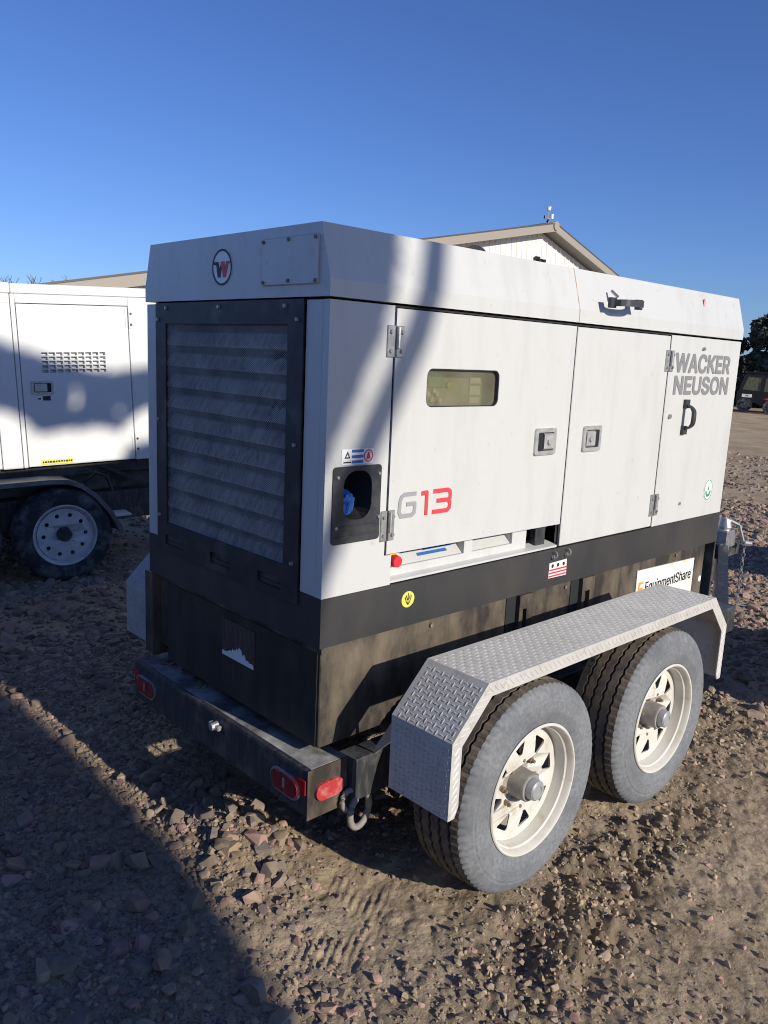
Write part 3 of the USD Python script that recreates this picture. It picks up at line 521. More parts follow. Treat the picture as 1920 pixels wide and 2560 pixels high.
# chassis
obj('frame_rail', [cbox(.11, 2.95, -.055, .03, .305, .452, .004), cbox(.11, 2.95, 1.07, 1.155, .305, .452, .004)], 'bumper_steel', gen)
obj('cross_member', [cbox(a, a+.06, .03, 1.07, .32, .44, .003) for a in (.9, 1.8, 2.7)], 'bumper_steel', gen)
def beam(p, q_, w, h):
    p, q_ = np.array(p, float), np.array(q_, float); d = q_-p; d /= np.linalg.norm(d); s = np.cross(d, [0, 0, 1.]); s /= np.linalg.norm(s); u = np.cross(s, d)
    return hull([c + s*w/2*i + u*h/2*j for c in (p, q_) for i in (-1, 1) for j in (-1, 1)])
obj('tongue', [beam((2.9, .0, .385), (4.12, .56, .46), .06, .13), beam((2.9, 1.1, .385), (4.12, .64, .46), .06, .13), cbox(4.08, 4.40, .56, .66, .42, .53, .005)], 'bumper_steel', gen)
jk = obj('tongue_jack', [cyl((4.2, .6, .24), (4.2, .6, .64), .042, n=16), cyl((4.2, .6, .04), (4.2, .6, .26), .027, n=14), cbox(4.10, 4.30, .52, .68, .028, .042, .003), cyl((4.2, .6, .64), (4.2, .6, .70), .05, .035, 16), cbox(4.13, 4.27, .54, .66, .50, .62, .008), cyl((4.2, .6, .70), (4.25, .52, .66), .014, n=8), cyl((4.25, .52, .66), (4.30, .49, .52), .012, n=8), cyl((4.29, .49, .53), (4.36, .47, .52), .02, n=8)], 'galvanized', gen, smooth=35)
for (a, b, c) in ((4.12, .53, .5), (4.34, .50, .5)):
    links = []
    for k in range(13):
        t = np.linspace(0, 2*PI, 9); z = c-.034*k; e = (1, 0) if k % 2 else (0, 1)
        links.append(tube([(a+.011*math.cos(s)*e[0], b+.011*math.cos(s)*e[1], z+.02*math.sin(s)) for s in t], .004, 5))
    obj('safety_chain', links, 'galvanized', gen)
# bumper
bz0, bz1, bx0, bx1, by0, by1 = .303, .458, -.052, .108, -.024, 1.135
bs = Polygon([(bx0, bz0), (bx0, bz1-.014), (bx0+.004, bz1-.005), (bx0+.014, bz1), (bx1, bz1), (bx1, bz0)])
mB = trimesh.creation.extrude_polygon(bs, by1-by0, engine='earcut'); v = mB.vertices; v = np.stack([v[:, 0], v[:, 2]+by0, v[:, 1]], 1)
bump_ = obj('bumper', trimesh.Trimesh(v, mB.faces[:, ::-1], process=False), 'bumper_steel', gen)
obj('bumper_top', prism(sbox(bx0+.016, by0+.002, bx1-.002, by1-.002), 'z', bz1+.0005, bz1+.002), 'bumper_dust', bump_)
obj('bumper_end_plate', cbox(bx0-.002, bx1, by0-.005, by0-.0005, bz0-.012, bz1+.002, .001), 'tank_steel', bump_)
def stadium(cx_, cz_, w, h): return LineString([(cx_-(w-h)/2, cz_), (cx_+(w-h)/2, cz_)]).buffer(h/2, 8)
for cy_, nm in ((.085, 'tail_lamp'), (1.035, 'tail_lamp')):
    s_ = stadium(cy_, .375, .150, .072)
    t_ = obj('tail_lamp', prism(s_.buffer(-.004), 'x', bx0-.012, bx0-.001), 'lamp_red', bump_)
    obj('tail_lamp_ring', prism(s_.buffer(.004).difference(s_.buffer(-.004)), 'x', bx0-.008, bx0-.0005), 'galvanized', bump_)
    obj('lamp_divider', cbox(bx0-.0145, bx0-.0122, cy_-.008, cy_+.004, .362, .396, .0005), 'hub_dust', bump_)
for a, b in ((-.020, .026), (1.090, 1.130)): obj('reflector', cbox(bx0-.006, bx0-.0005, a, b, .375, .425, .001), 'reflector_red', bump_)
obj('marker_lamp', prism(stadium(.030, .378, .112, .058), 'y', by0-.016, by0-.0052), 'lamp_red_dusty', bump_)
obj('plate_lamp', [cyl((bx0, .497, .415), (bx0-.030, .497, .415), .017, .012, 14), cbox(bx0-.02, bx0, .465, .53, .405, .423, .003)], 'chrome', bump_)
t = np.linspace(-.35*PI, 1.35*PI, 22)
obj('tie_down_ring', [tube([(.150+.052*math.cos(-s), -.050+.012*math.cos(s), .265+.058*math.sin(-s)) for s in t], .0115, 8), tube([(.105+.028*math.cos(s), -.045, .315+.034*math.sin(s)) for s in np.linspace(0, 2*PI, 15)], .010, 8)], 'hub_dust', gen, smooth=50)
r5 = np.random.default_rng(11); deb = []
for k in range(26):
    m = rock(900+k, .6, 12); m.vertices = m.vertices*r5.uniform(.006, .02) + [r5.uniform(.0, .09), r5.uniform(.72, 1.05), bz1+.004]; deb.append(m)
obj('debris', deb, 'quartzite_brown', '/World', label='small stones lying on the rear bumper of the generator trailer', catg='debris', kind='stuff')
# fenders: folded diamond plate
FY0, FY1 = -.455, -.212
prof = [(.117, .432), (.117, .672), (.262, .818), (1.722, .818), (1.862, .672), (1.862, .432)]
def plate_strip(a, b, y0, y1, th=.005):
    a, b = np.array(a), np.array(b); d = (b-a)/np.linalg.norm(b-a); nrm = np.array([-d[1], d[0]])
    return hull([(p[0]+nrm[0]*o, y, p[1]+nrm[1]*o) for p in (a, b) for y in (y0, y1) for o in (0, -th)])
def lugs(o, eu, ev, nu, nv, pitch, normal, clip=None, size=.0195, diag=0):
    out = []; k = 0; o, eu, ev, normal = (np.array(c, float) for c in (o, eu, ev, normal))
    for i in range(nu):
        for j in range(nv):
            u, v_ = (i+.5)*pitch, (j+.5)*pitch
            if clip and not clip(u, v_): continue
            s = 1 if (i+j) % 2 else -1; d, e = ((eu, ev) if s > 0 else (ev, eu)) if not diag else ((eu+diag*ev)/math.sqrt(2), (eu-diag*ev)/math.sqrt(2)); c = o+eu*u+ev*v_
            l, w, h = size/2, .0031, .0016
            V_ = [c-d*l, c+d*l, c-d*l*.35+e*w, c+d*l*.35+e*w, c-d*l*.35-e*w, c+d*l*.35-e*w, c-d*l*.5+normal*h, c+d*l*.5+normal*h]
            out.append(trimesh.Trimesh(V_, [(0, 2, 6), (2, 3, 7), (2, 7, 6), (3, 1, 7), (0, 6, 4), (4, 6, 7), (4, 7, 5), (5, 7, 1)], process=False))
    return out
def fender(mir):
    f = (lambda m: mirror_y(cat(m))) if mir else cat
    names = ['rear_panel', 'rear_slope', 'top_panel', 'front_slope', 'front_panel']; P2 = [np.array(p) for p in prof]
    root = None
    top_ = [plate_strip(prof[2], prof[3], FY0, FY1)]
    pit = .0188
    def face(i):
        a, b = P2[i], P2[i+1]; d = (b-a)/np.linalg.norm(b-a); nrm = np.array([-d[1], d[0]]); ln = np.linalg.norm(b-a)
        return lugs((a[0], FY0, a[1]), (d[0], 0, d[1]), (0, 1, 0), int(ln/pit), int((FY1-FY0)/pit), pit, (nrm[0], 0, nrm[1]))
    root = obj('fender', f([plate_strip(prof[2], prof[3], FY0, FY1)] + face(2)), 'diamond_plate', gen, label=None)
    for i, nme in ((0, 'rear_panel'), (1, 'rear_slope'), (3, 'front_slope'), (4, 'front_panel')):
        obj(nme, f([plate_strip(prof[i], prof[i+1], FY0, FY1)] + face(i)), 'diamond_plate', root)
    full = Polygon(prof); inner = Polygon([(.160, .432), (.160, .652), (.281, .774), (1.703, .774), (1.819, .652), (1.819, .432)])
    lip = full.difference(inner).difference(Polygon([(.130, .40), (.165, .40), (.165, .475)])).difference(Polygon([(1.849, .40), (1.81, .40), (1.81, .475)]))
    lg = []
    for i in range(5):
        a, b = P2[i], P2[i+1]; d = (b-a)/np.linalg.norm(b-a); nrm = np.array([d[1], -d[0]]); ln = np.linalg.norm(b-a)
        lg += lugs((a[0]+nrm[0]*.009, FY0-.0045, a[1]+nrm[1]*.009), (d[0], 0, d[1]), (nrm[0], 0, nrm[1]), int(ln/.0245), 1, .0245, (0, -1, 0), size=.040, diag=1)
    obj('side_lip', f([prism(lip, 'y', FY0-.0045, FY0+.0005)] + lg), 'diamond_plate', root)
    obj('fender_bracket', f(hull([(x, y, z) for x in (.20, .206) for y, z in ((-.055, .45), (-.21, .60), (-.21, .72), (-.055, .47))])), 'diamond_plate', root)
    obj('fender_bracket', f(hull([(x, y, z) for x in (1.0, 1.04) for y, z in ((-.055, .45), (-.055, .40), (-.21, .80), (-.23, .80))])), 'diamond_plate', root)
    return root
fender(False); fender(True)
obj('axle', [cbox(x-.03, x+.03, -.20, 1.30, .335, .395, .004) for x in (.573, 1.433)], 'bumper_steel', gen)
# wheels
def tri_wave(x): return 2*np.abs(2*(x-np.floor(x+.5)))-1
def make_wheel(parent, loc, R=.364, w=.118, spoke=True, side='tyre_side', tread='tyre_tread', rim='rim_white'):
    wp = numbered(parent, 'wheel'); x = UsdGeom.Xform.Define(stage, wp); x.AddTranslateOp().Set(Gf.Vec3d(*map(float, np.array(loc)-SHIFT.get(parent, np.zeros(3))))); SHIFT[wp] = np.zeros(3)
    k = R/.364
    s = [(-.098, .222), (-.108, .226), (-.116, .246), (-.1185, .262), (-.1200, .264), (-.1205, .270), (-.1195, .273), (-.1192, .280), (-.1198, .2815), (-.1198, .2835), (-.119, .285), (-.1185, .300), (-.1192, .3015), (-.1192, .3035), (-.1178, .305), (-.1165, .312), (-.1175, .314), (-.117, .319), (-.113, .327), (-.109, .338), (-.104, .347), (-.098, .354), (-.092, .358)]
    t_ = [(-.092, .358)]
    for gyc in (-.060, -.020, .020, .060): t_ += [(gyc-.0055, .363-.3*gyc**2), (gyc-.0038, .351-.3*gyc**2), (gyc+.0038, .351-.3*gyc**2), (gyc+.0055, .363-.3*gyc**2)]
    t_ += [(.092, .358)]
    n = 400
    def m_side(y, r, th):
        notch = (np.sin(th*80) > .5)[None]*np.clip((r-.336)/.008, 0, 1)
        return y*w/.118, (r-.0042*notch)*k
    def m_tread(y, r, th):
        zig = .0035*tri_wave(th*60/(2*PI))[None]*(np.abs(y) < .07); sip = (np.sin(th*80) > .5)[None]*(np.abs(y) > .0905)*.0042
        return (y+zig)*w/.118, (r-sip)*k
    outer = lathe_y(s, n, mod=m_side); inner = lathe_y([(-a, b) for a, b in s][::-1], n, mod=m_side)
    o = obj('tyre', [outer, inner], side, wp, smooth=35)
    obj('tread', lathe_y(t_, n, mod=m_tread), tread, wp, smooth=30)
    if spoke:
        rp = [(-.096, .216), (-.104, .224), (-.112, .2265), (-.1155, .223), (-.115, .218), (-.108, .2125), (-.092, .2085), (-.088, .203), (-.050, .199), (-.044, .190), (-.010, .182), (.04, .182), (.06, .2), (.10, .22)]
        disc = Point(0, 0).buffer(.193, 32).difference(Point(0, 0).buffer(.058, 16))
        for q_ in range(8):
            a = q_*PI/4+.2; tr = Polygon([(.112, -.004), (.112, .004), (.160, .029), (.160, -.029)]).buffer(-.004).buffer(.008); disc = disc.difference(affinity.rotate(tr, a, (0, 0), use_radians=True))
        dm = prism(disc, 'y', -.050, -.044); rr = np.hypot(dm.vertices[:, 0], dm.vertices[:, 2]); dm.vertices[:, 1] += -.016*np.exp(-((rr-.13)/.03)**2) + .018*smooth01(.10, .06, rr)
        obj('rim', [lathe_y([(a*w/.118, b) for a, b in rp], 72), dm], rim, wp, smooth=35)
        obj('hub', [lathe_y([(-.02, .074), (-.034, .074), (-.036, .052), (-.094, .049), (-.098, .046), (-.098, .0)], 32)], 'hub_dust', wp, smooth=35)
        obj('hub_cap', [lathe_y([(-.097, .034), (-.100, .036), (-.122, .034), (-.127, .029), (-.127, .018), (-.124, .016), (-.124, .0)], 28)], 'hub_cap', wp, smooth=35)
        for q_ in range(8):
            a = q_*PI/4; c_, s_ = .083*math.cos(a), .083*math.sin(a)
            obj('lug_nut', [cyl((c_, -.034, s_), (c_, -.052, s_), .012, .0105, 6), cyl((c_, -.05, s_), (c_, -.063, s_), .006, n=6)], 'rusty_bolt', wp)
        obj('brake_drum', lathe_y([(.0, .0), (.0, .15), (.09, .15), (.09, .0)], 32), 'dark_interior', wp)
    else:
        rp = [(-.096, .214), (-.104, .224), (-.112, .2265), (-.1155, .223), (-.113, .216), (-.100, .210), (-.080, .205), (-.075, .196), (-.055, .192), (-.02, .19), (.04, .182), (.10, .22)]
        disc = Point(0, 0).buffer(.193, 32).difference(Point(0, 0).buffer(.045, 16))
        for q_ in range(10):
            a = q_*PI/5; disc = disc.difference(Point(.148*math.cos(a), .148*math.sin(a)).buffer(.015, 6))
        dm = prism(disc, 'y', -.075, -.070); rr = np.hypot(dm.vertices[:, 0], dm.vertices[:, 2]); dm.vertices[:, 1] += .03*smooth01(.11, .075, rr)
        obj('rim', [lathe_y([(a*w/.118, b) for a, b in rp], 64), dm], rim, wp, smooth=35)
        obj('hub', [lathe_y([(-.03, .056), (-.085, .050), (-.105, .036), (-.118, .030), (-.118, .0)], 24)], 'bumper_steel', wp, smooth=35)
        for q_ in range(6):
            a = q_*PI/3+.3; c_, s_ = .085*math.cos(a), .085*math.sin(a)
            obj('lug_nut', cyl((c_, -.04, s_), (c_, -.062, s_), .012, .010, 6), 'chrome', wp)
        obj('brake_drum', lathe_y([(-.03, .0), (-.03, .16), (.09, .16), (.09, .0)], 32), 'dark_interior', wp)
    return wp
def T(loc, rz=0., ry=0.):
    a = trimesh.transformations.rotation_matrix(rz, [0, 0, 1]) @ trimesh.transformations.rotation_matrix(ry, [0, 1, 0]); a[:3, 3] = loc; return a
wz = .364-.006; sh = SHIFT[gen]
w0 = make_wheel(gen, (.573, -.325, wz))
dup(w0, T(np.array([1.433, -.325, wz])-sh, 0, .31))
dup(w0, T(np.array([.573, 1.425, wz])-sh, PI, .5)); dup(w0, T(np.array([1.433, 1.425, wz])-sh, PI, .9))

# ------------------------------------------------------------------ white generator trailer on the left
th, ti = -.1302, .0428
R3 = trimesh.transformations.rotation_matrix(th, [0, 0, 1]) @ trimesh.transformations.rotation_matrix(-ti, [0, 1, 0])
M4 = R3.copy(); M4[:3, 3] = (.93144, 4.15143, 0)
wg = thing('white_generator_trailer', 'white towable generator with grey wheels parked at left behind the grey one', 'generator', mat4=M4)
wp_ = 'white_paint'
body = obj('body', [cbox(-2.2, 1.15, .034, 1.12, .826, 2.06, .004)], wp_, wg)
obj('roof', [cbox(-2.21, -.2985, -.004, 1.14, 2.062, 2.135, .006), cbox(-.2955, 1.16, -.004, 1.14, 2.062, 2.130, .006)], wp_, wg)
obj('side_panel', [cbox(-.300, -.272, 0, .033, .826, 2.060, .002), cbox(.525, 1.15, 0, .033, .826, 2.060, .002), cbox(-.270, .523, 0, .033, 1.9985, 2.060, .002)], wp_, wg)
d_ = sbox(-.265, .832, .517, 1.992); vents = []
for i in range(9):
    for j in range(5): vents.append(sbox(-.122+.0517*i, 1.510+.0308*j, -.122+.0517*i+.043, 1.510+.0308*j+.023))
wd = obj('access_door', prism(d_.difference(union_all(vents)), 'y', 0, .030), wp_, wg)
obj('side_panel', cbox(-.440, -.306, 0, .033, .826, 2.060, .002), wp_, wg)
obj('access_door', cbox(-1.2, -.447, 0, .033, .832, 2.052, .002), wp_, wg)
obj('side_panel', cbox(-2.2, -1.207, 0, .033, .826, 2.060, .002), wp_, wg)
obj('vent_baffle', cbox(-.13, .345, .031, .0335, 1.50, 1.67, .0005), 'rim_silver', wd)
obj('latch', prism(rrect(-.208, -.056, 1.356, 1.453, .01).difference(rrect(-.192, -.072, 1.372, 1.437, .006)), 'y', -.010, -.0005), 'chrome', wd)
obj('latch_cup', prism(sbox(-.193, 1.371, -.071, 1.438), 'y', -.004, -.001), 'dark_interior', wd)
obj('latch_paddle', [cbox(-.188, -.100, -.012, -.0045, 1.376, 1.433, .003), cyl((-.142, -.012, 1.404), (-.142, -.016, 1.404), .014, n=10)], 'chrome', wd)
obj('latch_label', [prism(sbox(-.178, 1.312, -.138, 1.343), 'y', -.0018, -.0004)], 'sticker_white', wd)
obj('latch_label_mark', [prism(Polygon([(-.172, 1.320), (-.148, 1.320), (-.150, 1.334), (-.166, 1.330)]), 'y', -.0026, -.0018), prism(sbox(-.134, 1.311, -.080, 1.343), 'y', -.0018, -.0004)], 'black_print', wd)
obj('caution_strip', prism(sbox(-.182, .840, .046, .876), 'y', -.0018, -.0004), 'yellow_print', wd)
r6 = np.random.default_rng(3); mk = []; a = -.172
while a < .030: wdt = r6.uniform(.008, .02); mk.append(prism(sbox(a, .851+r6.uniform(0, .004), a+wdt, .866), 'y', -.0026, -.0018)); a += wdt+.005
obj('caution_strip_marks', mk, 'black_print', wd)
obj('louvre_window', cbox(-.60, -.313, -.004, -.0005, 2.000, 2.048, .001), 'rim_silver', wg)
for z0_ in (1.84, .89):
    h = obj('hinge', [cbox(.500, .516, -.004, -.0005, z0_, z0_+.13, .001), cbox(.526, .560, -.004, -.0005, z0_-.01, z0_+.14, .001)], wp_, wg)
    for z_ in (.02, .10): obj('hinge_bolt', cyl((.543, -.004, z0_+z_), (.543, -.010, z0_+z_), .010, .008, 8), 'bumper_steel', wg)
obj('base_frame', [cbox(-2.2, 1.15, .05, 1.10, .735, .822, .004), cbox(-2.2, 1.15, .10, 1.05, .60, .735, .004)], 'dusty_black', wg)
obj('frame_rail', [cbox(-2.4, 1.6, .02, .09, .36, .59, .005), cbox(-2.4, 1.6, 1.03, 1.10, .36, .59, .005)], 'bumper_steel', wg)
obj('frame_brace', [beam((.25, .02, .80), (.62, .02, .62), .02, .025)], 'bumper_steel', wg)
obj('air_hose', [tube([(.10, -.01, .60), (.12, -.02, .70), (.20, -.02, .755), (.28, -.01, .72), (.32, 0, .60)], .012, 6), tube([(-.1, .02, .62), (0, .0, .72), (.08, .0, .77), (.16, .0, .78)], .010, 6)], 'black_plastic', wg, smooth=60)
fa = [(-1.45, .30), (-1.40, .42), (-1.25, .60), (-1.08, .72), (-.95, .755), (-.55, .757), (-.20, .757), (-.07, .745), (.03, .70), (.13, .61), (.21, .50), (.27, .39), (.292, .325)]
fpoly = LineString(fa).buffer(.008, cap_style=2)
obj('fender', [prism(fpoly, 'y', -.27, -.03), prism(LineString(fa).buffer(.016, cap_style=2), 'y', -.285, -.268)], 'fender_grey', wg, smooth=40)
obj('fender_step', [hull([(.24, y, z) for y in (-.24, -.03) for z in (.44, .452)] + [(.40, y, z) for y in (-.20, -.03) for z in (.43, .442)])], 'diamond_plate', wg)
SHIFT[wg] = np.zeros(3)
ww = make_wheel(wg, (-.113, -.165, .352), R=.350, w=.105, spoke=False, side='tyre_dark', tread='tyre_dark', rim='rim_silver')
dup(ww, T((-.875, -.165, .385), 0, .4))
dup(ww, T((-.113, 1.28, .352), PI, .4)); dup(ww, T((-.875, 1.28, .385), PI, .4))
obj('tongue', [beam((-2.2, .1, .47), (-3.7, .55, .52), .06, .12), beam((-2.2, 1.0, .47), (-3.7, .55, .52), .06, .12)], 'bumper_steel', wg)
obj('axle', [cbox(x-.03, x+.03, -.06, 1.20, .33, .39, .004) for x in (-.113, -.875)], 'bumper_steel', wg)

# ------------------------------------------------------------------ pole barn behind
# the trailers lean a little against the level barn
r0 = np.array([math.sin(YAW), -math.cos(YAW), 0]); u0 = np.cross(r0, fw)
LEV = np.eye(4); LEV[:3, :3] = np.stack([rt, up, fw], 1) @ np.stack([r0, u0, fw], 1).T; LEV[:3, 3] = CAM - LEV[:3, :3] @ CAM
MB = trimesh.transformations.rotation_matrix(.03, [0, 0, 1]); MB[:3, 3] = (23.101, 15.357, 0); MB = LEV @ MB
barn = thing('pole_barn', 'white corrugated metal barn with a tan trimmed gable roof behind the generators', 'barn', mat4=MB)
ZR, DP, OH = 6.285, 34., .55
SL, HWS = {-1: .1729, 1: .325}, {-1: 19., 1: 11.}
slope = lambda s, a, b, y0, y1, o0, o1: hull([(s*q_, y, ZR-SL[s]*q_+o) for q_ in (a, b) for y in (y0, y1) for o in (o0, o1)])
for s in (-1, 1):
    obj('roof_plane', slope(s, 0, HWS[s], -.015, DP, -.045, .0), 'roof_brown', barn)
    obj('fascia', slope(s, 0, HWS[s]-.02, 0, .04, -.30, -.048), 'tan_trim', barn)
    obj('soffit', slope(s, 0, HWS[s]-.02, .042, OH, -.30, -.27), 'roof_brown', barn)  # roof brown here stands for the shade under the overhang
obj('ridge_cap', [hull([(x, y, z) for y in (-.03, DP) for x, z in ((-.28, ZR-.055), (0, ZR+.03), (.28, ZR-.055))]), cyl((0, -.05, ZR-.12), (0, .02, ZR-.12), .16, n=10)], 'tan_trim', barn)
gw = [prism(Polygon([(-18.1, -2.5), (10.1, -2.5), (10.1, ZR-.28-10.1*.325), (0, ZR-.28), (-18.1, ZR-.28-18.1*.1729)]), 'y', OH, OH+.08)]
wall = obj('gable_wall', gw, 'barn_white', barn)
ribs = []
for k in range(-60, 34):
    x = k*.30; zt_ = ZR-.31-SL[-1 if x < 0 else 1]*abs(x)
    ribs.append(hull([(x+dx, y, z) for dx, y in ((-.035, OH-.001), (.035, OH-.001), (-.014, OH-.032), (.014, OH-.032)) for z in (-2.5, zt_)]))
obj('wall_ribs', ribs, 'barn_white', wall, kind='stuff')
obj('side_wall', [cbox(-18.1, -18.0, OH+.09, DP, -2.5, 2.9, .005), cbox(10.0, 10.1, OH+.09, DP, -2.5, 2.7, .005)], 'barn_white', barn)
obj('yard_lamp', [cbox(-.5, -.22, OH-.12, OH-.035, 4.98, 5.16, .02), cyl((-.36, OH-.1, 5.05), (-.30, OH-.35, 4.95), .05, .09, 10)], 'utv_black', barn)
obj('gable_bracket', [cbox(-.42, -.30, OH-.09, OH-.035, 4.1, 4.25, .01), cbox(-.50, -.43, OH-.09, OH-.035, 3.92, 4.0, .01)], 'utv_black', barn)
wv = thing('weather_vane', 'small white weather station on a mast above the barn ridge', 'weather station', mat4=MB)
obj('mast', [cyl((-.25, .15, ZR-.10), (-.25, .15, ZR+.42), .018, n=6), cyl((-.46, .15, ZR+.12), (-.04, .15, ZR+.12), .014, n=6)], 'tan_trim', wv)
obj('sensor_head', [cyl((-.25, .15, ZR+.38), (-.25, .15, ZR+.50), .06, .09, 10), cyl((-.04, .15, ZR+.12), (-.04, .15, ZR+.28), .05, .06, 10)], 'sticker_white', wv)
obj('wind_cup', [cyl((-.46, .15, ZR+.10), (-.46, .15, ZR+.2), .05, .03, 8), cyl((-.42, .08, ZR-.02), (-.36, .08, ZR+.06), .04, .03, 8)], 'utv_black', wv)

# ------------------------------------------------------------------ vegetation
def bare_tree(base, h, seed, label):
    r = np.random.default_rng(seed); segs = []
    def grow(p, d, ln, rad, lv):
        n = 4; pts = [p]
        for k in range(n): d = d + r.normal(0, .10, 3) + [0, 0, .04]; d /= np.linalg.norm(d); pts.append(pts[-1]+d*ln/n)
        segs.append((lv, tube(pts, np.linspace(rad, rad*.7, n+1), 5 if lv < 2 else 3)))
        if lv >= 5: return
        for k in range(4 if lv == 0 else 3):
            a = r.uniform(0, 2*PI); e = d + np.array([math.cos(a), math.sin(a), 0])*r.uniform(.35, .75) + [0, 0, .15]; e /= np.linalg.norm(e)
            grow(pts[-1] if k == 0 else pts[r.integers(2, n+1)], e, ln*r.uniform(.58, .78), max(rad*.62, .012), lv+1)
    grow(np.zeros(3), np.array([0, 0, 1.]), h*.34, h*.022, 0)
    zmax = max(m.vertices[:, 2].max() for _, m in segs); k = h/zmax
    for _, m in segs: m.vertices *= k
    t = thing('bare_tree', label, 'tree', base, group=None); SHIFT[t] = np.zeros(3)
    obj('trunk', [m for l, m in segs if l < 2], 'bark', t); obj('crown', [m for l, m in segs if l >= 2], 'bark', t)
def at_px(px, py, dist):
    d = fw + (px-960)/FPX*rt - (py-1280)/FPX*up; d = d/np.hypot(d[0], d[1]); return CAM + d*dist
for px_, py_, dist, sd_, lb in ((0, 684, 62, 1, 'leafless tree whose twigs show at the left edge over the white generator'), (66, 690, 66, 2, 'leafless tree showing above the white generator roof seam'), (92, 688, 60, 3, 'bushy leafless treetop above the middle of the white generator roof'), (128, 688, 64, 4, 'thin leafless treetop nearest the barn eave')):
    p = at_px(px_, py_, dist); bare_tree((p[0], p[1], 0), p[2], sd_, lb)
def leaf_cards(centers, radii, n, size, seed, squash=1.):
    r = np.random.default_rng(seed); V_, F_ = [], []; vol = np.array([a**2 for a in radii]); cnt = np.maximum((n*vol/vol.sum()).astype(int), 6)
    for c, rad, k in zip(centers, radii, cnt):
        u = r.normal(size=(k, 3)); u /= np.linalg.norm(u, axis=1, keepdims=True); p = c + u*rad*r.uniform(.72, 1.08, (k, 1))*[1, 1, squash]
        a = r.normal(size=(k, 3)); a /= np.linalg.norm(a, axis=1, keepdims=True); b = np.cross(a, u+r.normal(0, .5, (k, 3))); b /= np.linalg.norm(b, axis=1, keepdims=True)+1e-9
        s = size*r.uniform(.6, 1.4, (k, 1)); o = len(V_)*0
        V_.append(np.stack([p-a*s, p+b*s*.6, p+a*s, p-b*s*.6], 1).reshape(-1, 3))
    V_ = np.vstack(V_); m = len(V_)//4; I_ = np.arange(m)*4
    F_ = np.vstack([np.stack([I_, I_+1, I_+2], 1), np.stack([I_, I_+2, I_+3], 1)])
    return trimesh.Trimesh(V_, F_, process=False)
def cedar(base, h, rad, seed, label):
    r = np.random.default_rng(seed); cs, rs = [], []
    for k in range(190):
        z = r.uniform(.04, .97); a = r.uniform(0, 2*PI); env = rad*min(1, 1.75*(1-z)**.62)*min(1, .75+z*1.5); q_ = env*math.sqrt(r.uniform(.35, 1))
        cs.append((q_*math.cos(a), q_*math.sin(a), z*h)); rs.append(r.uniform(.34, .62)*(1.15-.5*z))
    t = thing('cedar_tree', label, 'tree', base); SHIFT[t] = np.zeros(3)
    obj('trunk', tube([(0, 0, 0), (.03, 0, h*.3), (0, .04, h*.85)], [h*.03, h*.024, h*.008], 7), 'bark', t)
    obj('crown', leaf_cards(np.array(cs), rs, 52000, .10, seed, .9), 'spruce_needles', t)
p = at_px(2010, 776, 47); cedar((p[0], p[1], 0), p[2], 3.9, 5, 'dark green rounded cedar behind the black utility vehicle')
p = at_px(2190, 800, 52); cedar((p[0], p[1], 0), p[2], 3., 6, 'dark green cedar beyond the right edge of the yard')
# elm outside the frame, between the sun and the generators: it throws the soft shade on their left half
dY = -9.0
def clump(u, v_, r_, dy=0.): return (u, dY+dy, v_), r_
cl = []
r7 = np.random.default_rng(19)
crown = Polygon([(-.9, 2.2), (-.2, 2.25), (.12, 2.9), (.35, 3.53), (.56, 3.86), (.67, 4.2), (.70, 4.55), (.70, 4.85), (.86, 5.17), (1.02, 5.47), (1.10, 5.75), (1.22, 6.25), (1.40, 6.62), (1.66, 6.67), (1.91, 6.46), (2.31, 6.50), (2.46, 6.44), (2.65, 6.60), (3.0, 6.6), (3.1, 6.8), (2.65, 6.93), (2.41, 6.90), (2.0, 7.0), (1.62, 7.15), (1.2, 7.4), (.4, 7.9), (-.6, 7.7), (-1.4, 7.2), (-1.9, 6.4), (-2.0, 5.4), (-1.7, 4.7), (-1.5, 3.6), (-1.3, 2.6)])
low = Polygon([(2.44, 6.08), (3.1, 6.08), (3.1, 6.36), (2.56, 6.36), (2.48, 6.28)])
crown = crown.difference(Point(2.11, 6.72).buffer(.085)); inn = crown.buffer(-.05); minx, miny, maxx, maxy = inn.bounds
def clump_at(u, v_, r_, dy): cl.append(((u - .09*dy, dY + dy, v_ - .41*dy), r_))
for a in np.arange(minx, maxx, .115):
    for b in np.arange(miny, maxy, .115):
        u, v_ = a + r7.uniform(-.05, .05), b + r7.uniform(-.05, .05); q_ = Point(u, v_)
        if inn.contains(q_): clump_at(u, v_, min(.05+.8*inn.exterior.distance(q_), .30), r7.uniform(-.45, .45))
for a in np.arange(2.48, 3.1, .06):
    for b in np.arange(6.12, 6.34, .06):
        if low.buffer(-.03).contains(Point(a, b)): clump_at(a, b, .05, r7.uniform(-.1, .1))
for ringl in [inn.exterior, *inn.interiors]:
    for d_ in np.arange(0, ringl.length, .055):
        q_ = ringl.interpolate(d_); clump_at(q_.x, q_.y, .055, r7.uniform(-.3, .3))
elm = thing('elm_tree', 'broad leaning elm outside the picture whose shade falls on the generators', 'tree', (.1, dY, 0)); SHIFT[elm] = np.array([.1, dY, 0])
shell = []
for (c_, r_) in cl:
    s_ = trimesh.creation.icosphere(1, r_*.93); s_.vertices += c_; s_.vertices[:, 1] += 0; shell.append(s_)
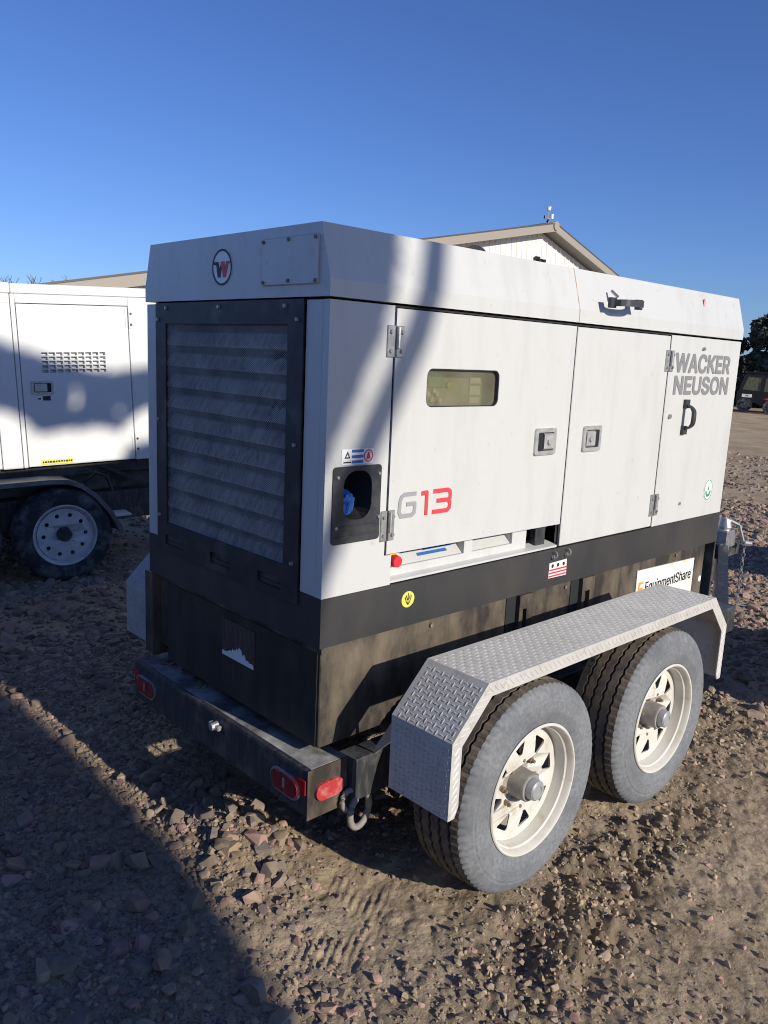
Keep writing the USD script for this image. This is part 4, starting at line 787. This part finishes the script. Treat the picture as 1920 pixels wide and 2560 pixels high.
obj('trunk', [tube([(-.35, dY, -.1), (-.3, dY, 1.2), (-.1, dY, 2.4), (.12, dY, 3.2)], [.30, .25, .23, .21], 12), tube([(.10, dY, 2.9), (.34, dY, 3.53), (.55, dY, 3.86), (.67, dY, 4.2), (.74, dY, 4.62), (.83, dY, 4.86), (1.0, dY, 5.2), (1.17, dY, 5.5), (1.26, dY, 5.75), (1.40, dY, 6.2), (1.5, dY, 6.6)], [.10, .08, .07, .06, .06, .06, .06, .06, .055, .045, .03], 10)], 'bark', elm, smooth=50)
obj('crown', shell + [leaf_cards(np.array([c for c, _ in cl]), [r_ for _, r_ in cl], 9000, .045, 4)], 'elm_leaves', elm)

# ------------------------------------------------------------------ vehicles at the right edge
def frame_at(px, py):
    d = fw + (px-960)/FPX*rt - (py-1280)/FPX*up; t = -CAM[2]/d[2]; return CAM + d*t
o = frame_at(1836, 1028); vd = np.array([.938, .346, 0]); rd = np.array([.346, -.938, 0])
MU = np.eye(4); MU[:3, 0] = rd; MU[:3, 1] = vd; MU[:3, 3] = (o[0], o[1], 0)
utv = thing('utility_vehicle', 'black boxy utility vehicle with tinted cab windows in front of the cedar', 'utility vehicle', mat4=MU)
pl = Polygon([(.02, .42), (.0, .75), (.08, .98), (.25, 1.62), (.30, 1.72), (3.1, 1.66), (3.1, .45), (2.5, .40), (2.4, .30), (1.0, .30), (.85, .42)])
w1, w2, w3 = Polygon([(.22, .98), (.40, 1.55), (.95, 1.54), (.92, .92)]), Polygon([(1.08, .92), (1.12, 1.53), (1.52, 1.52), (1.50, .95)]), Polygon([(1.62, .95), (1.62, 1.42), (2.3, 1.40), (2.3, .95)])
ub = obj('body', [prism(pl.difference(w1).difference(w2).difference(w3), 'y', 0, .06), prism(pl.difference(w1).difference(w2).difference(w3), 'y', 1.35, 1.41), cbox(.0, 3.1, .06, 1.35, .42, .92, .03)], 'utv_black', utv)
obj('roof', cbox(.25, 3.15, -.04, 1.45, 1.66, 1.76, .03), 'utv_black', utv)
for w_ in (w1, w2, w3): obj('window', prism(w_.buffer(.02), 'y', .03, .04), 'glare_dust_glass', utv)  # pale diffuse panes paint the glare on the cab windows
obj('number_plate', cbox(.22, .62, -.02, -.003, .64, .78, .01), 'sticker_white', utv)
obj('plate_mark', cbox(.36, .48, -.026, -.021, .69, .73, .004), 'black_print', utv)
for x in (.35, 2.4):
    for y in (.08, 1.3): obj('wheel', [cyl((x, y-.1, .31), (x, y+.12, .31), .31, n=24), cyl((x, y-.12, .31), (x, y-.1, .31), .16, n=16)], 'tyre_dark', utv, smooth=40)
obj('seat', [cbox(1.0, 1.4, .2, 1.2, .92, 1.3, .05)], 'black_plastic', utv)
o2 = frame_at(1905, 1036); MA = MU.copy(); MA[:3, 3] = (o2[0], o2[1], 0)
atv = thing('quad_bike', 'red and black quad bike cut off by the right edge of the picture', 'quad bike', mat4=MA)
for x in (.28, 1.55):
    for y in (0., .85): obj('wheel', [cyl((x, y, .30), (x, y+.22, .30), .30, n=24), cyl((x, y-.02, .30), (x, y, .30), .14, n=14)], 'tyre_dark', atv, smooth=40)
obj('bodywork', [hull([(x, y, z) for x, z in ((.05, .62), (.5, .80), (1.2, .72), (1.2, .60), (.1, .55)) for y in (.2, .85)]), hull([(x, y, z) for x, z in ((-.02, .62), (.2, .72), (.55, .68), (.6, .6)) for y in (-.05, .25)])], 'red_paint', atv)
obj('chassis', [cbox(.2, 1.7, .3, .75, .28, .55, .03), cbox(.9, 1.5, .3, .75, .72, .82, .03), cyl((.5, .1, .98), (.5, .95, .98), .03, n=8), cyl((.45, .5, .75), (.5, .5, .98), .03, n=8)], 'utv_black', atv)
# unseen pallets, added at right in place of whatever shades the ground there
def pallets(base, rz, n_, label):
    M_ = trimesh.transformations.rotation_matrix(rz, [0, 0, 1]); M_[:3, 3] = base
    for k in range(n_):
        Mk = M_.copy(); Mk[2, 3] = base[2]+.145*k
        t = thing('pallet', label[k], 'pallet', mat4=Mk)
        for j in range(7): obj('board', cbox(-.6, .6, -.5+.155*j, -.5+.155*j+.09, .122, .142, .002), 'pallet_wood', t)
        for j in (-.55, 0, .55): obj('bearer', cbox(j-.045, j+.045, -.5, .52, .0, .12, .002), 'pallet_wood', t)
pallets((3.55, -.95, .01), .3, 3, ['bottom layer of the low stack of unseen pallets added at right for shade', 'middle layer of the low stack of unseen pallets added at right for shade', 'top layer of the low stack of unseen pallets added at right for shade'])
pallets((6.35, -.55, .01), .2, 6, [f'wooden layer {w_} in the tall stack of unseen pallets added at right for shade' for w_ in ('at the bottom', 'second from the bottom', 'third from the bottom', 'third from the top', 'second from the top', 'on the top')])
# unseen dark container added at left to dim the rear face and ground
ct = thing('storage_container', 'unseen dark green container added left of the picture to dim the rear face', 'container', (-5.4, 1.2, 0)); zz = []
def corr(a, b, horiz):
    pts = []; x = a; k = 0
    while x < b: pts += [(x, 0), (min(x+.07, b), 0), (min(x+.10, b), .035), (min(x+.17, b), .035)]; x += .20
    return pts
cw = [(-1.2, y) for y in (-5., 7.)]
pa = [(1.2-o, y) for y, o in corr(-5., 7., 0)] + [(1.2, 7.), (-1.2, 7.), (-1.2, -5.), (1.2, -5.)]
obj('walls', moved(prism(Polygon(pa), 'z', .15, 2.85), (-5.4, .2, 0)), 'container_green', ct)
obj('frame_rail', [cbox(-4.24, -4.15, -4.8, 7.2, .05, .20, .01), cbox(-4.24, -4.15, -4.8, 7.2, 2.80, 2.93, .01)], 'container_green', ct)
for y in (-4.8, 7.1): obj('corner_post', cbox(-4.26, -4.15, y-.02, y+.12, .05, 2.93, .01), 'container_green', ct)
